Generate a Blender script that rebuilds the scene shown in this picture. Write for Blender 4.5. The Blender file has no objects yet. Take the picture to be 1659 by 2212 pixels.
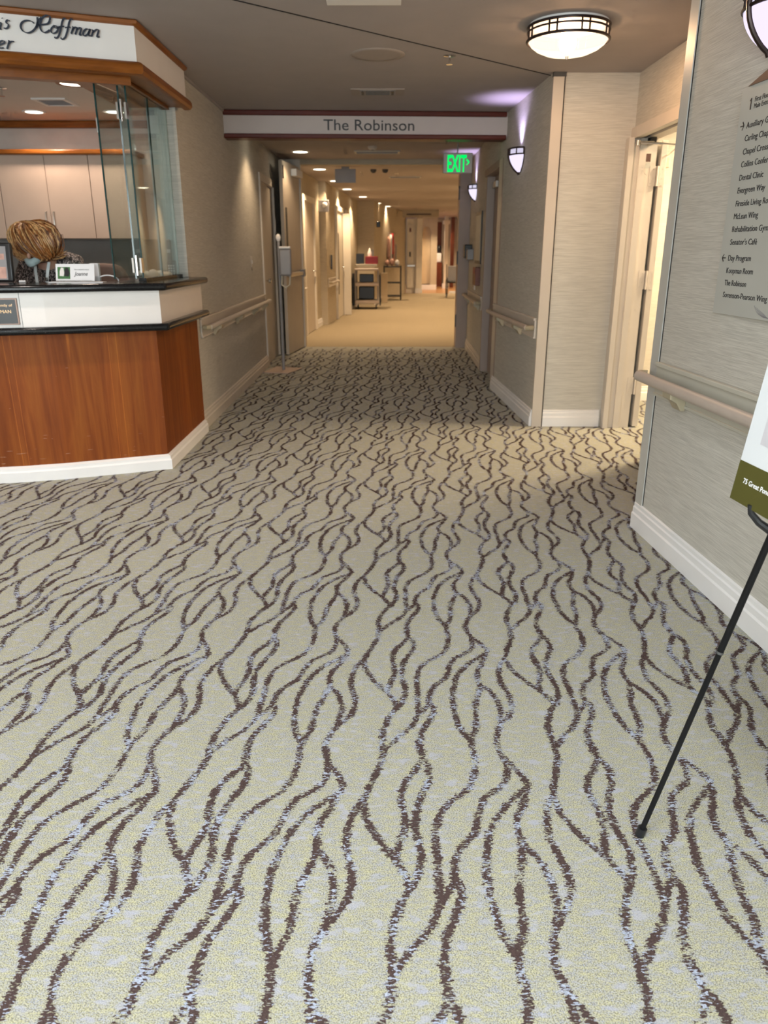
import bpy, bmesh, math, random
from mathutils import Vector, Matrix
random.seed(7)
C = bpy.context.scene.collection
PI = math.pi
CZ = 2.63            # ceiling height

# ------------------------------------------------------------------ materials
def new_mat(name):
    m = bpy.data.materials.new(name); m.use_nodes = True
    nt = m.node_tree; nt.nodes.clear()
    out = nt.nodes.new('ShaderNodeOutputMaterial')
    return m, nt, out
def N(nt, t, **kw):
    n = nt.nodes.new(t)
    for k, v in kw.items():
        if k in n.inputs: n.inputs[k].default_value = v
        else: setattr(n, k, v)
    return n
def rgb(c): return (c[0], c[1], c[2], 1.0)
def principled(nt, out, **kw):
    b = nt.nodes.new('ShaderNodeBsdfPrincipled')
    for k, v in kw.items(): b.inputs[k].default_value = v
    nt.links.new(b.outputs[0], out.inputs[0])
    return b
def pos(nt, scale, rot=(0, 0, 0)):
    g = nt.nodes.new('ShaderNodeNewGeometry'); mp = nt.nodes.new('ShaderNodeMapping')
    mp.inputs['Scale'].default_value = scale; mp.inputs['Rotation'].default_value = rot
    nt.links.new(g.outputs['Position'], mp.inputs['Vector'])
    return mp.outputs[0]
def noise(nt, vec, scale=1, detail=3, rough=.5, dist=0):
    n = N(nt, 'ShaderNodeTexNoise', Scale=scale, Detail=detail, Roughness=rough, Distortion=dist)
    nt.links.new(vec, n.inputs['Vector']); return n.outputs['Fac']
def ramp(nt, fac, stops, interp='LINEAR'):
    r = nt.nodes.new('ShaderNodeValToRGB'); cr = r.color_ramp; cr.interpolation = interp
    while len(cr.elements) < len(stops): cr.elements.new(.5)
    for e, (p, c) in zip(cr.elements, stops): e.position = p; e.color = rgb(c)
    nt.links.new(fac, r.inputs[0]); return r.outputs['Color']
def mth(nt, op, a, b=None, c=None, clamp=False):
    m = nt.nodes.new('ShaderNodeMath'); m.operation = op; m.use_clamp = clamp
    for i, v in enumerate((a, b, c)):
        if v is None: continue
        if isinstance(v, (int, float)): m.inputs[i].default_value = v
        else: nt.links.new(v, m.inputs[i])
    return m.outputs[0]
def mixc(nt, fac, a, b, mode='MIX'):
    m = nt.nodes.new('ShaderNodeMix'); m.data_type = 'RGBA'; m.blend_type = mode
    for i, v in ((0, fac), (6, a), (7, b)):
        if isinstance(v, (int, float)): m.inputs[i].default_value = v
        elif isinstance(v, tuple): m.inputs[i].default_value = rgb(v)
        else: nt.links.new(v, m.inputs[i])
    return m.outputs[2]
def bump(nt, b, h, strength=.3, dist=.002):
    n = N(nt, 'ShaderNodeBump', Strength=strength, Distance=dist)
    nt.links.new(h, n.inputs['Height']); nt.links.new(n.outputs[0], b.inputs['Normal'])

def simple(name, col, rough=.5, metal=0., var=.06, vs=6, spec=.5, coat=0.):
    m, nt, out = new_mat(name)
    b = principled(nt, out, Roughness=rough, Metallic=metal)
    b.inputs['Specular IOR Level'].default_value = spec
    b.inputs['Coat Weight'].default_value = coat
    f = noise(nt, pos(nt, (1, 1, 1)), vs, 3)
    k0 = tuple(max(0, x * (1 - var)) for x in col); k1 = tuple(min(1, x * (1 + var)) for x in col)
    nt.links.new(ramp(nt, f, [(.3, k0), (.7, k1)]), b.inputs['Base Color'])
    return m
def emis(name, col, s):
    m, nt, out = new_mat(name)
    e = N(nt, 'ShaderNodeEmission', Color=rgb(col), Strength=s); nt.links.new(e.outputs[0], out.inputs[0]); return m
def wallpaper(name, lo, hi, contrast=1.0):
    m, nt, out = new_mat(name)
    b = principled(nt, out, Roughness=.75)
    b.inputs['Specular IOR Level'].default_value = .25
    f1 = noise(nt, pos(nt, (6, 6, 430)), 1, 3, .6)
    f2 = noise(nt, pos(nt, (9, 9, 750)), 1, 2, .5)
    f3 = noise(nt, pos(nt, (1.5, 1.5, 30)), 1, 2, .5)
    f = mth(nt, 'MULTIPLY_ADD', f2, .55, mth(nt, 'MULTIPLY_ADD', f3, .1, mth(nt, 'MULTIPLY', f1, .5)))
    nt.links.new(ramp(nt, f, [(.46, lo), (.57, tuple((a + c) / 2 for a, c in zip(lo, hi))), (.68, hi)]), b.inputs['Base Color'])
    bump(nt, b, f, .25 * contrast, .001)
    return m
def wood(name, c0, c1, c2, rough=.35, sc=(22, 22, 1.3), scratches=False, bands=True, coat=.15):
    m, nt, out = new_mat(name)
    b = principled(nt, out, Roughness=rough); b.inputs['Coat Weight'].default_value = coat; b.inputs['Specular IOR Level'].default_value = .4 if coat > .3 else .22
    b.inputs['Coat Roughness'].default_value = .25
    v = pos(nt, sc)
    f = noise(nt, v, 1, 6, .62, .9)
    col = ramp(nt, f, [(.25, c0), (.5, c1), (.75, c2)])
    if bands:
        g = noise(nt, pos(nt, (3.7, 3.7, .05)), 1.4, 1, .4)
        col = mixc(nt, mth(nt, 'MULTIPLY', ramp(nt, g, [(.35, (0, 0, 0)), (.65, (1, 1, 1))]), .35), col, tuple(x * .62 for x in c0))
        h = noise(nt, pos(nt, (9, 9, .12)), 1.0, 0, .4, .2)
        s = ramp(nt, h, [(.675, (0, 0, 0)), (.69, (1, 1, 1)), (.70, (0, 0, 0))])
        col = mixc(nt, mth(nt, 'MULTIPLY', s, .55), col, tuple(min(1, x * 1.9) for x in c2))
    if scratches:
        g = nt.nodes.new('ShaderNodeNewGeometry'); sx = nt.nodes.new('ShaderNodeSeparateXYZ'); nt.links.new(g.outputs['Position'], sx.inputs[0])
        msk = mth(nt, 'MULTIPLY_ADD', sx.outputs['Z'], -2.6, 1.0, clamp=True)
        q = noise(nt, pos(nt, (11, 11, 190)), 1, 1, .5)
        q2 = noise(nt, pos(nt, (5, 5, 7)), 1, 1, .5)
        sc_ = mth(nt, 'GREATER_THAN', mth(nt, 'MULTIPLY_ADD', q2, .25, mth(nt, 'MULTIPLY_ADD', msk, .12, q)), .955)
        col = mixc(nt, mth(nt, 'MULTIPLY', sc_, .5), col, (.62, .45, .32))
    nt.links.new(col, b.inputs['Base Color'])
    return m
def glass(name, tint, amount=.12):
    m, nt, out = new_mat(name)
    t = N(nt, 'ShaderNodeBsdfTransparent', Color=rgb(tint)); g = N(nt, 'ShaderNodeBsdfGlossy', Color=(1, 1, 1, 1), Roughness=.02)
    fr = N(nt, 'ShaderNodeFresnel', IOR=1.45)
    f = mth(nt, 'MULTIPLY_ADD', fr.outputs[0], .42, amount * .2)
    mx = nt.nodes.new('ShaderNodeMixShader'); nt.links.new(f, mx.inputs[0]); nt.links.new(t.outputs[0], mx.inputs[1]); nt.links.new(g.outputs[0], mx.inputs[2])
    nt.links.new(mx.outputs[0], out.inputs[0]); return m

def carpet_color(nt):
    v = pos(nt, (1, 1.15, 1))
    fine = noise(nt, v, 330, 2, .6)
    mid = noise(nt, pos(nt, (.55, 1.3, 1)), 62, 3, .6)
    big = noise(nt, v, 5, 2, .5)
    a = mth(nt, 'MULTIPLY_ADD', fine, .55, mth(nt, 'MULTIPLY', mid, .55))
    col = ramp(nt, a, [(.42, CP['blue']), (.50, CP['grey']), (.57, CP['beige']), (.66, CP['yellow'])])
    dark = ramp(nt, noise(nt, pos(nt, (1, 1, 1), (0, 0, .6)), 340, 1, .5), [(.36, (.34, .34, .33)), (.56, (1.05, 1.05, 1.05))])
    col = mixc(nt, .85, col, dark, 'MULTIPLY')
    pt = noise(nt, pos(nt, (.6, 1.2, 1), (0, 0, .02)), 34, 2, .6)
    col = mixc(nt, ramp(nt, pt, [(.56, (0, 0, 0)), (.66, (.7, .7, .7))]), col, (.44, .455, .56))
    return mixc(nt, mth(nt, 'MULTIPLY', big, .22), col, CP['olive']), fine
CP = dict(blue=(.43, .46, .56), grey=(.44, .44, .405), beige=(.49, .475, .36), yellow=(.555, .535, .32), olive=(.38, .345, .25))
def mat_carpet():
    m, nt, out = new_mat('carpet')
    b = principled(nt, out, Roughness=1.0); b.inputs['Specular IOR Level'].default_value = .1
    b.inputs['Sheen Weight'].default_value = .15
    col, h = carpet_color(nt)
    nt.links.new(col, b.inputs['Base Color']); bump(nt, b, h, .6, .004)
    return m
def mat_vine():
    m, nt, out = new_mat('carpet_vine')
    b = nt.nodes.new('ShaderNodeBsdfPrincipled'); b.inputs['Roughness'].default_value = 1; b.inputs['Specular IOR Level'].default_value = .1
    uv = nt.nodes.new('ShaderNodeUVMap'); sx = nt.nodes.new('ShaderNodeSeparateXYZ'); nt.links.new(uv.outputs[0], sx.inputs[0])
    av = mth(nt, 'ABSOLUTE', mth(nt, 'MULTIPLY_ADD', sx.outputs[0], 2.0, -1.0))
    e1 = noise(nt, pos(nt, (.40, 1.05, 1)), 200, 1, .5)
    e2 = noise(nt, pos(nt, (1, 1, 1)), 26, 1, .5)
    thr = mth(nt, 'ADD', mth(nt, 'MULTIPLY_ADD', e1, 1.85, -.37), mth(nt, 'MULTIPLY_ADD', e2, .7, -.35))
    inside = mth(nt, 'LESS_THAN', av, thr)
    t1 = noise(nt, pos(nt, (.38, 1.05, 1)), 170, 2, .6)
    t2 = noise(nt, pos(nt, (1, 1, 1)), 11, 2, .55)
    mixn = mth(nt, 'MULTIPLY_ADD', t2, 1.0, mth(nt, 'MULTIPLY', t1, 1.2))
    # sections where the blue-grey yarn or the ground yarn comes up instead of the brown one
    blue = mth(nt, 'GREATER_THAN', mixn, 1.215)
    hole = mth(nt, 'LESS_THAN', mth(nt, 'MULTIPLY_ADD', noise(nt, pos(nt, (1, 1, 1), (0, 0, 1)), 17, 1, .5), .9, mth(nt, 'MULTIPLY', noise(nt, pos(nt, (.35, 1.3, 1), (0, 0, .05)), 230, 1, .5), 1.3)), .925)
    fine = ramp(nt, noise(nt, pos(nt, (1, 1, 1)), 380, 1, .5), [(.35, (.75, .75, .75)), (.65, (1.2, 1.2, 1.2))])
    col = mixc(nt, blue, (.080, .053, .049), (.40, .44, .54))
    col = mixc(nt, 1.0, col, fine, 'MULTIPLY')
    nt.links.new(col, b.inputs['Base Color'])
    f = mth(nt, 'MULTIPLY', inside, mth(nt, 'SUBTRACT', 1.0, hole))
    t = nt.nodes.new('ShaderNodeBsdfTransparent'); mx = nt.nodes.new('ShaderNodeMixShader')
    nt.links.new(f, mx.inputs[0]); nt.links.new(t.outputs[0], mx.inputs[1]); nt.links.new(b.outputs[0], mx.inputs[2])
    nt.links.new(mx.outputs[0], out.inputs[0]); return m

M = {}
M['carpet'] = mat_carpet(); M['vine'] = mat_vine()
M['tan'] = simple('tan_carpet', (.36, .30, .205), 1, var=.12, vs=60, spec=.1)
M['woodfloor'] = wood('wood_floor', (.30, .15, .06), (.42, .22, .09), (.5, .28, .12), .3, (2, 14, 14), bands=False)
M['paper'] = wallpaper('grasscloth', (.47, .445, .395), (.66, .63, .565))
M['paper2'] = wallpaper('grasscloth_warm', (.42, .36, .27), (.58, .51, .39))
M['white'] = simple('white_trim', (.87, .85, .84), .45, var=.02)
M['cream'] = simple('cream_trim', (.66, .60, .53), .5, var=.02)
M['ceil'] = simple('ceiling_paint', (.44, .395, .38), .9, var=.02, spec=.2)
M['lam'] = simple('white_laminate', (.80, .75, .72), .35, var=.02)
M['signwhite'] = simple('sign_white', (.82, .79, .78), .6, var=.02)
M['officeceil'] = simple('office_ceiling_paint', (.74, .68, .64), .9, var=.02)
M['cherry'] = wood('cherry_panel', (.165, .034, .003), (.245, .058, .006), (.33, .10, .012), .55, scratches=True, coat=.0)
M['moulding'] = wood('moulding_wood', (.15, .043, .006), (.235, .072, .011), (.31, .105, .018), .38, (3, 3, 30), bands=False, coat=.10)
M['frametan'] = simple('tan_door_frame', (.36, .28, .24), .5, var=.02)
M['speakertan'] = simple('tan_grille', (.40, .345, .31), .8, var=.03)
M['mahogany'] = wood('mahogany', (.06, .008, .004), (.085, .013, .007), (.11, .018, .010), .42, (2, 20, 20), bands=False, coat=.06)
M['headerpaint'] = simple('header_paint', (.50, .45, .435), .6, var=.02)
M['doorbrown'] = simple('brown_door', (.16, .035, .012), .4)
M['guard'] = simple('corner_guard', (.60, .53, .45), .35, var=.02)
M['guard2'] = simple('grey_guard', (.56, .55, .51), .35, metal=.0, var=.03)
M['gap'] = simple('dark_gap', (.015, .012, .012), .8)
M['railp'] = simple('rail_plastic', (.52, .44, .38), .42, var=.03)
M['railo'] = simple('rail_bracket', (.42, .36, .25), .45, var=.03)
M['plate'] = simple('rail_back_plate', (.56, .54, .46), .45, var=.03)
M['black'] = simple('black_plastic', (.012, .012, .014), .35)
M['blackmetal'] = simple('black_metal', (.006, .006, .007), .5, spec=.25)
M['darkgrey'] = simple('dark_grey', (.06, .06, .06), .5)
M['grey'] = simple('grey_plastic', (.30, .29, .30), .4)
M['metal'] = simple('brushed_metal', (.55, .52, .48), .3, metal=.9)
M['chrome'] = simple('chrome', (.8, .8, .8), .12, metal=1.)
M['bronze'] = simple('bronze_frame', (.035, .022, .02), .35, metal=.6)
M['teal'] = simple('glass_edge', (.012, .05, .048), .15)
M['glass'] = glass('clear_glass', (.93, .97, .95))
M['bluewall'] = simple('blue_grey_panel', (.42, .52, .54), .5)
M['splash'] = simple('shaded_backsplash', (.20, .20, .20), .6)  # backsplash grey with the shade under the cabinets put into it
M['laminate_pink'] = simple('tan_cabinet_laminate', (.55, .42, .34), .5, var=.03)
M['roomwall'] = simple('room_wall_paint', (.62, .54, .49), .8)
M['door'] = simple('door_paint', (.56, .49, .41), .45, var=.03)
M['whitedoor'] = simple('white_door_paint', (.80, .74, .64), .45, var=.03)
M['letter'] = simple('dark_lettering', (.018, .018, .022), .5)
M['letterblue'] = simple('script_lettering', (.012, .018, .04), .4)
M['gold'] = simple('gold_lettering', (.6, .38, .2), .35, metal=.5)
M['plaque'] = simple('plaque_face', (.018, .016, .018), .35)
M['plaquerim'] = simple('plaque_rim', (.22, .14, .11), .35, metal=.6)
M['signplate'] = simple('sign_plate', (.50, .50, .46), .45, var=.02)
M['signdark'] = simple('sign_header', (.10, .055, .045), .45)
M['skin'] = simple('skin', (.62, .38, .29), .5)
M['mask'] = simple('face_mask_cloth', (.42, .56, .60), .9)
M['lanyard'] = simple('lanyard_cloth', (.68, .74, .76), .8)
M['hair1'] = simple('hair_blonde', (.62, .37, .16), .45, var=.3, vs=60)
M['hair2'] = simple('hair_copper', (.30, .115, .032), .42, var=.3, vs=60)
M['hair3'] = simple('hair_brown', (.13, .045, .016), .42, var=.3, vs=60)
def mat_top():
    m, nt, out = new_mat('patterned_blouse')
    b = principled(nt, out, Roughness=.85)
    f = noise(nt, pos(nt, (1.6, 1, .8), (.3, .4, .5)), 48, 3, .65, 2.2)
    nt.links.new(ramp(nt, f, [(.44, (.012, .012, .014)), (.52, (.05, .045, .05)), (.56, (.45, .38, .37)), (.66, (.62, .56, .54))]), b.inputs['Base Color'])
    return m
M['blouse'] = mat_top()
def mat_granite():
    m, nt, out = new_mat('black_granite')
    b = principled(nt, out, Roughness=.16); b.inputs['Specular IOR Level'].default_value = .22
    f = noise(nt, pos(nt, (1, 1, 1)), 260, 3, .7)
    nt.links.new(ramp(nt, f, [(.55, (.008, .008, .009)), (.66, (.03, .03, .03)), (.72, (.28, .26, .25))]), b.inputs['Base Color'])
    return m
M['granite'] = mat_granite()
def lampglass(name, col, s, t):
    m, nt, out = new_mat(name)
    e = N(nt, 'ShaderNodeEmission', Color=rgb(col), Strength=s); tr = N(nt, 'ShaderNodeBsdfTransparent', Color=(1, .93, .8, 1)); mx = nt.nodes.new('ShaderNodeMixShader'); mx.inputs[0].default_value = t
    nt.links.new(e.outputs[0], mx.inputs[1]); nt.links.new(tr.outputs[0], mx.inputs[2]); nt.links.new(mx.outputs[0], out.inputs[0]); return m
M['lampglow'] = lampglass('lamp_bowl_glow', (1, .84, .62), 2.1, .45)
M['lampglow2'] = lampglass('lamp_band_glow', (1, .77, .53), 1.05, .10)
M['sconceglow'] = emis('sconce_glow', (.84, .76, .98), 1.15)
M['sconceglow2'] = emis('sconce_band_glow', (.80, .75, .95), .85)
M['downglow'] = emis('downlight_glow', (1, .90, .68), 9)
M['downglow2'] = emis('office_downlight_glow', (1, .88, .72), 7)
M['exit'] = emis('exit_green', (.0, 1.0, .16), 1.0)
M['paperwhite'] = simple('paper_white', (.80, .80, .82), .6, var=.01)
M['posterwhite'] = simple('poster_white', (.64, .66, .68), .5, var=.01)
M['postergrey'] = simple('poster_grey', (.52, .50, .53), .5, var=.04, vs=40)
M['posterolive'] = simple('poster_olive', (.066, .060, .005), .7, var=.03)
M['chair'] = simple('chair_fabric', (.21, .15, .13), .9)
M['red'] = simple('dark_red_plastic', (.25, .008, .015), .4)
M['pinkish'] = simple('pale_pink_cloth', (.60, .36, .30), .8, var=.2, vs=20)
M['redcloth'] = simple('red_cloth', (.6, .05, .06), .8)
M['screen'] = emis('screen_glow', (.62, .46, .42), .8)
M['tissue'] = simple('tissue', (.8, .78, .75), .9)
M['green'] = simple('photo_grass', (.05, .16, .05), .6, var=.3, vs=200)
M['wetfloor'] = simple('pale_box', (.62, .50, .34), .7)

# ------------------------------------------------------------------ mesh helpers
LOC = {}
class MB:
    def __init__(s): s.v = []; s.f = []; s.m = []; s.uv = {}
    def add(s, vs, fs, mi=0):
        o = len(s.v); s.v += [tuple(v) for v in vs]
        for f in fs: s.f.append([i + o for i in f]); s.m.append(mi)
        return s
    def box(s, a, b, mi=0):
        x0, y0, z0 = (min(a[i], b[i]) for i in range(3)); x1, y1, z1 = (max(a[i], b[i]) for i in range(3))
        return s.add([(x0, y0, z0), (x1, y0, z0), (x1, y1, z0), (x0, y1, z0), (x0, y0, z1), (x1, y0, z1), (x1, y1, z1), (x0, y1, z1)],
                     [(3, 2, 1, 0), (4, 5, 6, 7), (0, 1, 5, 4), (1, 2, 6, 5), (2, 3, 7, 6), (3, 0, 4, 7)], mi)
    def fbox(s, F, a, b, mi=0):
        """box in a local frame F = (origin, x, y, z)"""
        t = MB().box(a, b); return s.add([F.p(*v) for v in t.v], t.f, mi)
    def prism(s, poly, z0, z1, mi=0):
        n = len(poly); ar = sum(poly[i][0] * poly[(i + 1) % n][1] - poly[(i + 1) % n][0] * poly[i][1] for i in range(n))
        if ar < 0: poly = poly[::-1]
        vs = [(x, y, z0) for x, y in poly] + [(x, y, z1) for x, y in poly]
        fs = [tuple(range(n))[::-1], tuple(range(n, 2 * n))] + [(i, (i + 1) % n, (i + 1) % n + n, i + n) for i in range(n)]
        return s.add(vs, fs, mi)
    def strip(s, pa, pb, z0, z1, mi=0):
        """band between two polylines of equal length, as a closed solid"""
        return s.prism(list(pa) + list(pb)[::-1], z0, z1, mi)
    def fprism(s, F, poly, y0, y1, mi=0):
        """polygon in local x,z extruded along local y"""
        n = len(poly); vs = [F.p(x, y0, z) for x, z in poly] + [F.p(x, y1, z) for x, z in poly]
        return s.add(vs, [tuple(range(n)), tuple(range(n, 2 * n))[::-1]] + [(i + n, (i + 1) % n + n, (i + 1) % n, i) for i in range(n)], mi)
    def tube(s, pts, r, seg=10, mi=0, caps=True):
        pts = [Vector(p) for p in pts]; n = len(pts); rr = r if isinstance(r, (list, tuple)) else [r] * n
        vs = []; up = None
        for i, p in enumerate(pts):
            d = (pts[min(i + 1, n - 1)] - pts[max(i - 1, 0)]).normalized()
            if up is None: up = d.orthogonal().normalized()
            else:
                up = (up - d * up.dot(d))
                up = up.normalized() if up.length > 1e-6 else d.orthogonal().normalized()
            w = d.cross(up)
            for k in range(seg):
                a = 2 * PI * k / seg; vs.append(tuple(p + (up * math.cos(a) + w * math.sin(a)) * rr[i]))
        fs = [(i * seg + k, i * seg + (k + 1) % seg, (i + 1) * seg + (k + 1) % seg, (i + 1) * seg + k) for i in range(n - 1) for k in range(seg)]
        if caps: fs += [tuple(range(seg))[::-1], tuple(range((n - 1) * seg, n * seg))]
        return s.add(vs, fs, mi)
    def lathe(s, c, prof, seg=40, mi=0, F=None, a0=0, a1=2 * PI):
        full = abs(a1 - a0 - 2 * PI) < 1e-6; ns = seg if full else seg + 1; vs = []
        for r, z in prof:
            for k in range(ns):
                a = a0 + (a1 - a0) * k / seg; q = (c[0] + r * math.cos(a), c[1] + r * math.sin(a), c[2] + z)
                vs.append(F.p(*q) if F else q)
        fs = []
        for i in range(len(prof) - 1):
            for k in range(seg):
                k2 = (k + 1) % ns; fs.append((i * ns + k, i * ns + k2, (i + 1) * ns + k2, (i + 1) * ns + k))
        return s.add(vs, fs, mi)
    def disc(s, c, rx, ry, z0, z1, seg=32, mi=0):
        return s.prism([(c[0] + rx * math.cos(2 * PI * k / seg), c[1] + ry * math.sin(2 * PI * k / seg)) for k in range(seg)], z0, z1, mi)
    def ball(s, c, r, mi=0, nu=14, nv=10):
        if not isinstance(r, (tuple, list)): r = (r, r, r)
        vs = [(c[0] + r[0] * math.sin(PI * j / nv) * math.cos(2 * PI * i / nu), c[1] + r[1] * math.sin(PI * j / nv) * math.sin(2 * PI * i / nu), c[2] + r[2] * math.cos(PI * j / nv)) for j in range(nv + 1) for i in range(nu)]
        fs = [(j * nu + i, (j + 1) * nu + i, (j + 1) * nu + (i + 1) % nu, j * nu + (i + 1) % nu) for j in range(nv) for i in range(nu)]
        return s.add(vs, fs, mi)
    def ribbon(s, F, pts, w, y0, y1, mi=0):
        """flat lettering stroke in local x,z, thickness from y0 to y1"""
        P = [Vector((a, b)) for a, b in pts]; n = len(P)
        # densify (Catmull-Rom)
        Q = []
        for i in range(n - 1):
            p0, p1, p2, p3 = P[max(i - 1, 0)], P[i], P[i + 1], P[min(i + 2, n - 1)]
            for t in [k / 5 for k in range(5)]:
                Q.append(.5 * ((2 * p1) + (p2 - p0) * t + (2 * p0 - 5 * p1 + 4 * p2 - p3) * t * t + (3 * p1 - p0 - 3 * p2 + p3) * t ** 3))
        Q.append(P[-1]); n = len(Q); L = []; R = []
        for i, q in enumerate(Q):
            d = (Q[min(i + 1, n - 1)] - Q[max(i - 1, 0)]); d = d.normalized() if d.length > 0 else Vector((1, 0))
            nn = Vector((-d.y, d.x)); ww = w * (.30 + .62 * abs(d.dot(Vector((.35, -.93)))))
            L.append(q + nn * ww / 2); R.append(q - nn * ww / 2)
        vs = [F.p(q.x, y0, q.y) for q in L] + [F.p(q.x, y0, q.y) for q in R] + [F.p(q.x, y1, q.y) for q in L] + [F.p(q.x, y1, q.y) for q in R]
        fs = []
        for i in range(n - 1):
            fs += [(i, i + 1, n + i + 1, n + i), (2 * n + i, 3 * n + i, 3 * n + i + 1, 2 * n + i + 1), (i, 2 * n + i, 2 * n + i + 1, i + 1), (n + i, n + i + 1, 3 * n + i + 1, 3 * n + i)]
        return s.add(vs, fs, mi)
    def build(s, name, mats, parent=None, smooth=False, bevel=0, bseg=2, subsurf=0, angle=35):
        if not isinstance(mats, (list, tuple)): mats = [mats]
        off = Vector((0, 0, 0))
        if parent is not None: off = LOC.get(parent.name, Vector((0, 0, 0)))
        me = bpy.data.meshes.new(name)
        me.from_pydata([(v[0] - off[0], v[1] - off[1], v[2] - off[2]) for v in s.v], [], s.f)
        for m in mats: me.materials.append(M[m] if isinstance(m, str) else m)
        if len(mats) > 1: me.polygons.foreach_set('material_index', s.m)
        if smooth: me.polygons.foreach_set('use_smooth', [True] * len(me.polygons))
        me.update()
        bm = bmesh.new(); bm.from_mesh(me)
        if smooth or bevel: bmesh.ops.remove_doubles(bm, verts=bm.verts, dist=1e-5)
        bmesh.ops.recalc_face_normals(bm, faces=bm.faces); bm.to_mesh(me); bm.free()
        o = bpy.data.objects.new(name, me); C.objects.link(o)
        if parent is not None: o.parent = parent
        LOC[o.name] = off
        if bevel:
            b = o.modifiers.new('bevel', 'BEVEL'); b.width = bevel; b.segments = bseg; b.limit_method = 'ANGLE'; b.angle_limit = math.radians(30); b.harden_normals = False
        if subsurf:
            b = o.modifiers.new('sub', 'SUBSURF'); b.levels = subsurf; b.render_levels = subsurf
        if smooth and not subsurf:
            try: me.set_sharp_from_angle(angle=math.radians(angle))
            except Exception: pass
        return o
class Fr:
    """local frame: x along, y out of the surface, z up"""
    def __init__(s, o, x, y, z=(0, 0, 1)): s.o = Vector(o); s.x = Vector(x).normalized(); s.y = Vector(y).normalized(); s.z = Vector(z).normalized()
    def p(s, a, b, c): return tuple(s.o + s.x * a + s.y * b + s.z * c)

def tag(o, label, cat, group=None, kind=None):
    o['label'] = label; o['category'] = cat
    if group: o['group'] = group
    if kind: o['kind'] = kind
    return o
def thing(name, loc, label, cat, group=None):
    o = bpy.data.objects.new(name, None); C.objects.link(o); o.location = loc; o.empty_display_size = .1
    LOC[o.name] = Vector(loc); return tag(o, label, cat, group)
def struct(o, label=None):
    o['kind'] = 'structure'
    if label: o['label'] = label
    return o
def wall_seg(name, p0, p1, side, t, z0, z1, mats='paper'):
    """slab whose visible face runs p0-p1; thickness t goes to side (+1 left of travel, -1 right)"""
    p0 = Vector(p0); p1 = Vector(p1); d = (p1 - p0).normalized(); n = Vector((-d.y, d.x)) * side * t
    mb = MB().prism([tuple(p0), tuple(p1), tuple(p1 + n), tuple(p0 + n)], z0, z1)
    return struct(mb.build(name, mats))
BASE_PROFILE = [(0, 0), (.022, 0), (.022, .078), (.016, .086), (.016, .112), (.010, .118), (.010, .135), (0, .140)]
def baseboard(name, p0, p1, side, mat='white', h=1.0):
    p0 = Vector(p0); p1 = Vector(p1); d = (p1 - p0).normalized(); n = Vector((-d.y, d.x)) * side
    vs = []
    for p in (p0, p1):
        for a, z in BASE_PROFILE: q = p + n * a; vs.append((q.x, q.y, z * h + .001))
    k = len(BASE_PROFILE)
    fs = [tuple(range(k)), tuple(range(k, 2 * k))] + [(i, (i + 1) % k, (i + 1) % k + k, i + k) for i in range(k)]
    return struct(MB().add(vs, fs).build(name, mat))
def text_mb(mb, F, s, x, z, size, y0=.0, th=.0015, width=None, align='LEFT', shear=0, bold=0, mi=0, ysc=1):
    cu = bpy.data.curves.new('txt', 'FONT'); cu.body = s; cu.size = 1; cu.align_x = align; cu.shear = shear
    cu.extrude = .5; cu.offset = bold; cu.resolution_u = 3
    ob = bpy.data.objects.new('txt', cu); C.objects.link(ob)
    dg = bpy.context.evaluated_depsgraph_get(); me = bpy.data.meshes.new_from_object(ob.evaluated_get(dg))
    vs = [v.co.copy() for v in me.vertices]; fs = [tuple(p.vertices) for p in me.polygons]
    w = max(v.x for v in vs) - min(v.x for v in vs); sx = size if width is None else width / w
    out = [F.p(x + v.x * sx, y0 + (v.z + .5) * th, z + v.y * size * ysc) for v in vs]
    bpy.data.objects.remove(ob); bpy.data.curves.remove(cu); bpy.data.meshes.remove(me)
    return mb.add(out, fs, mi)

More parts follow.
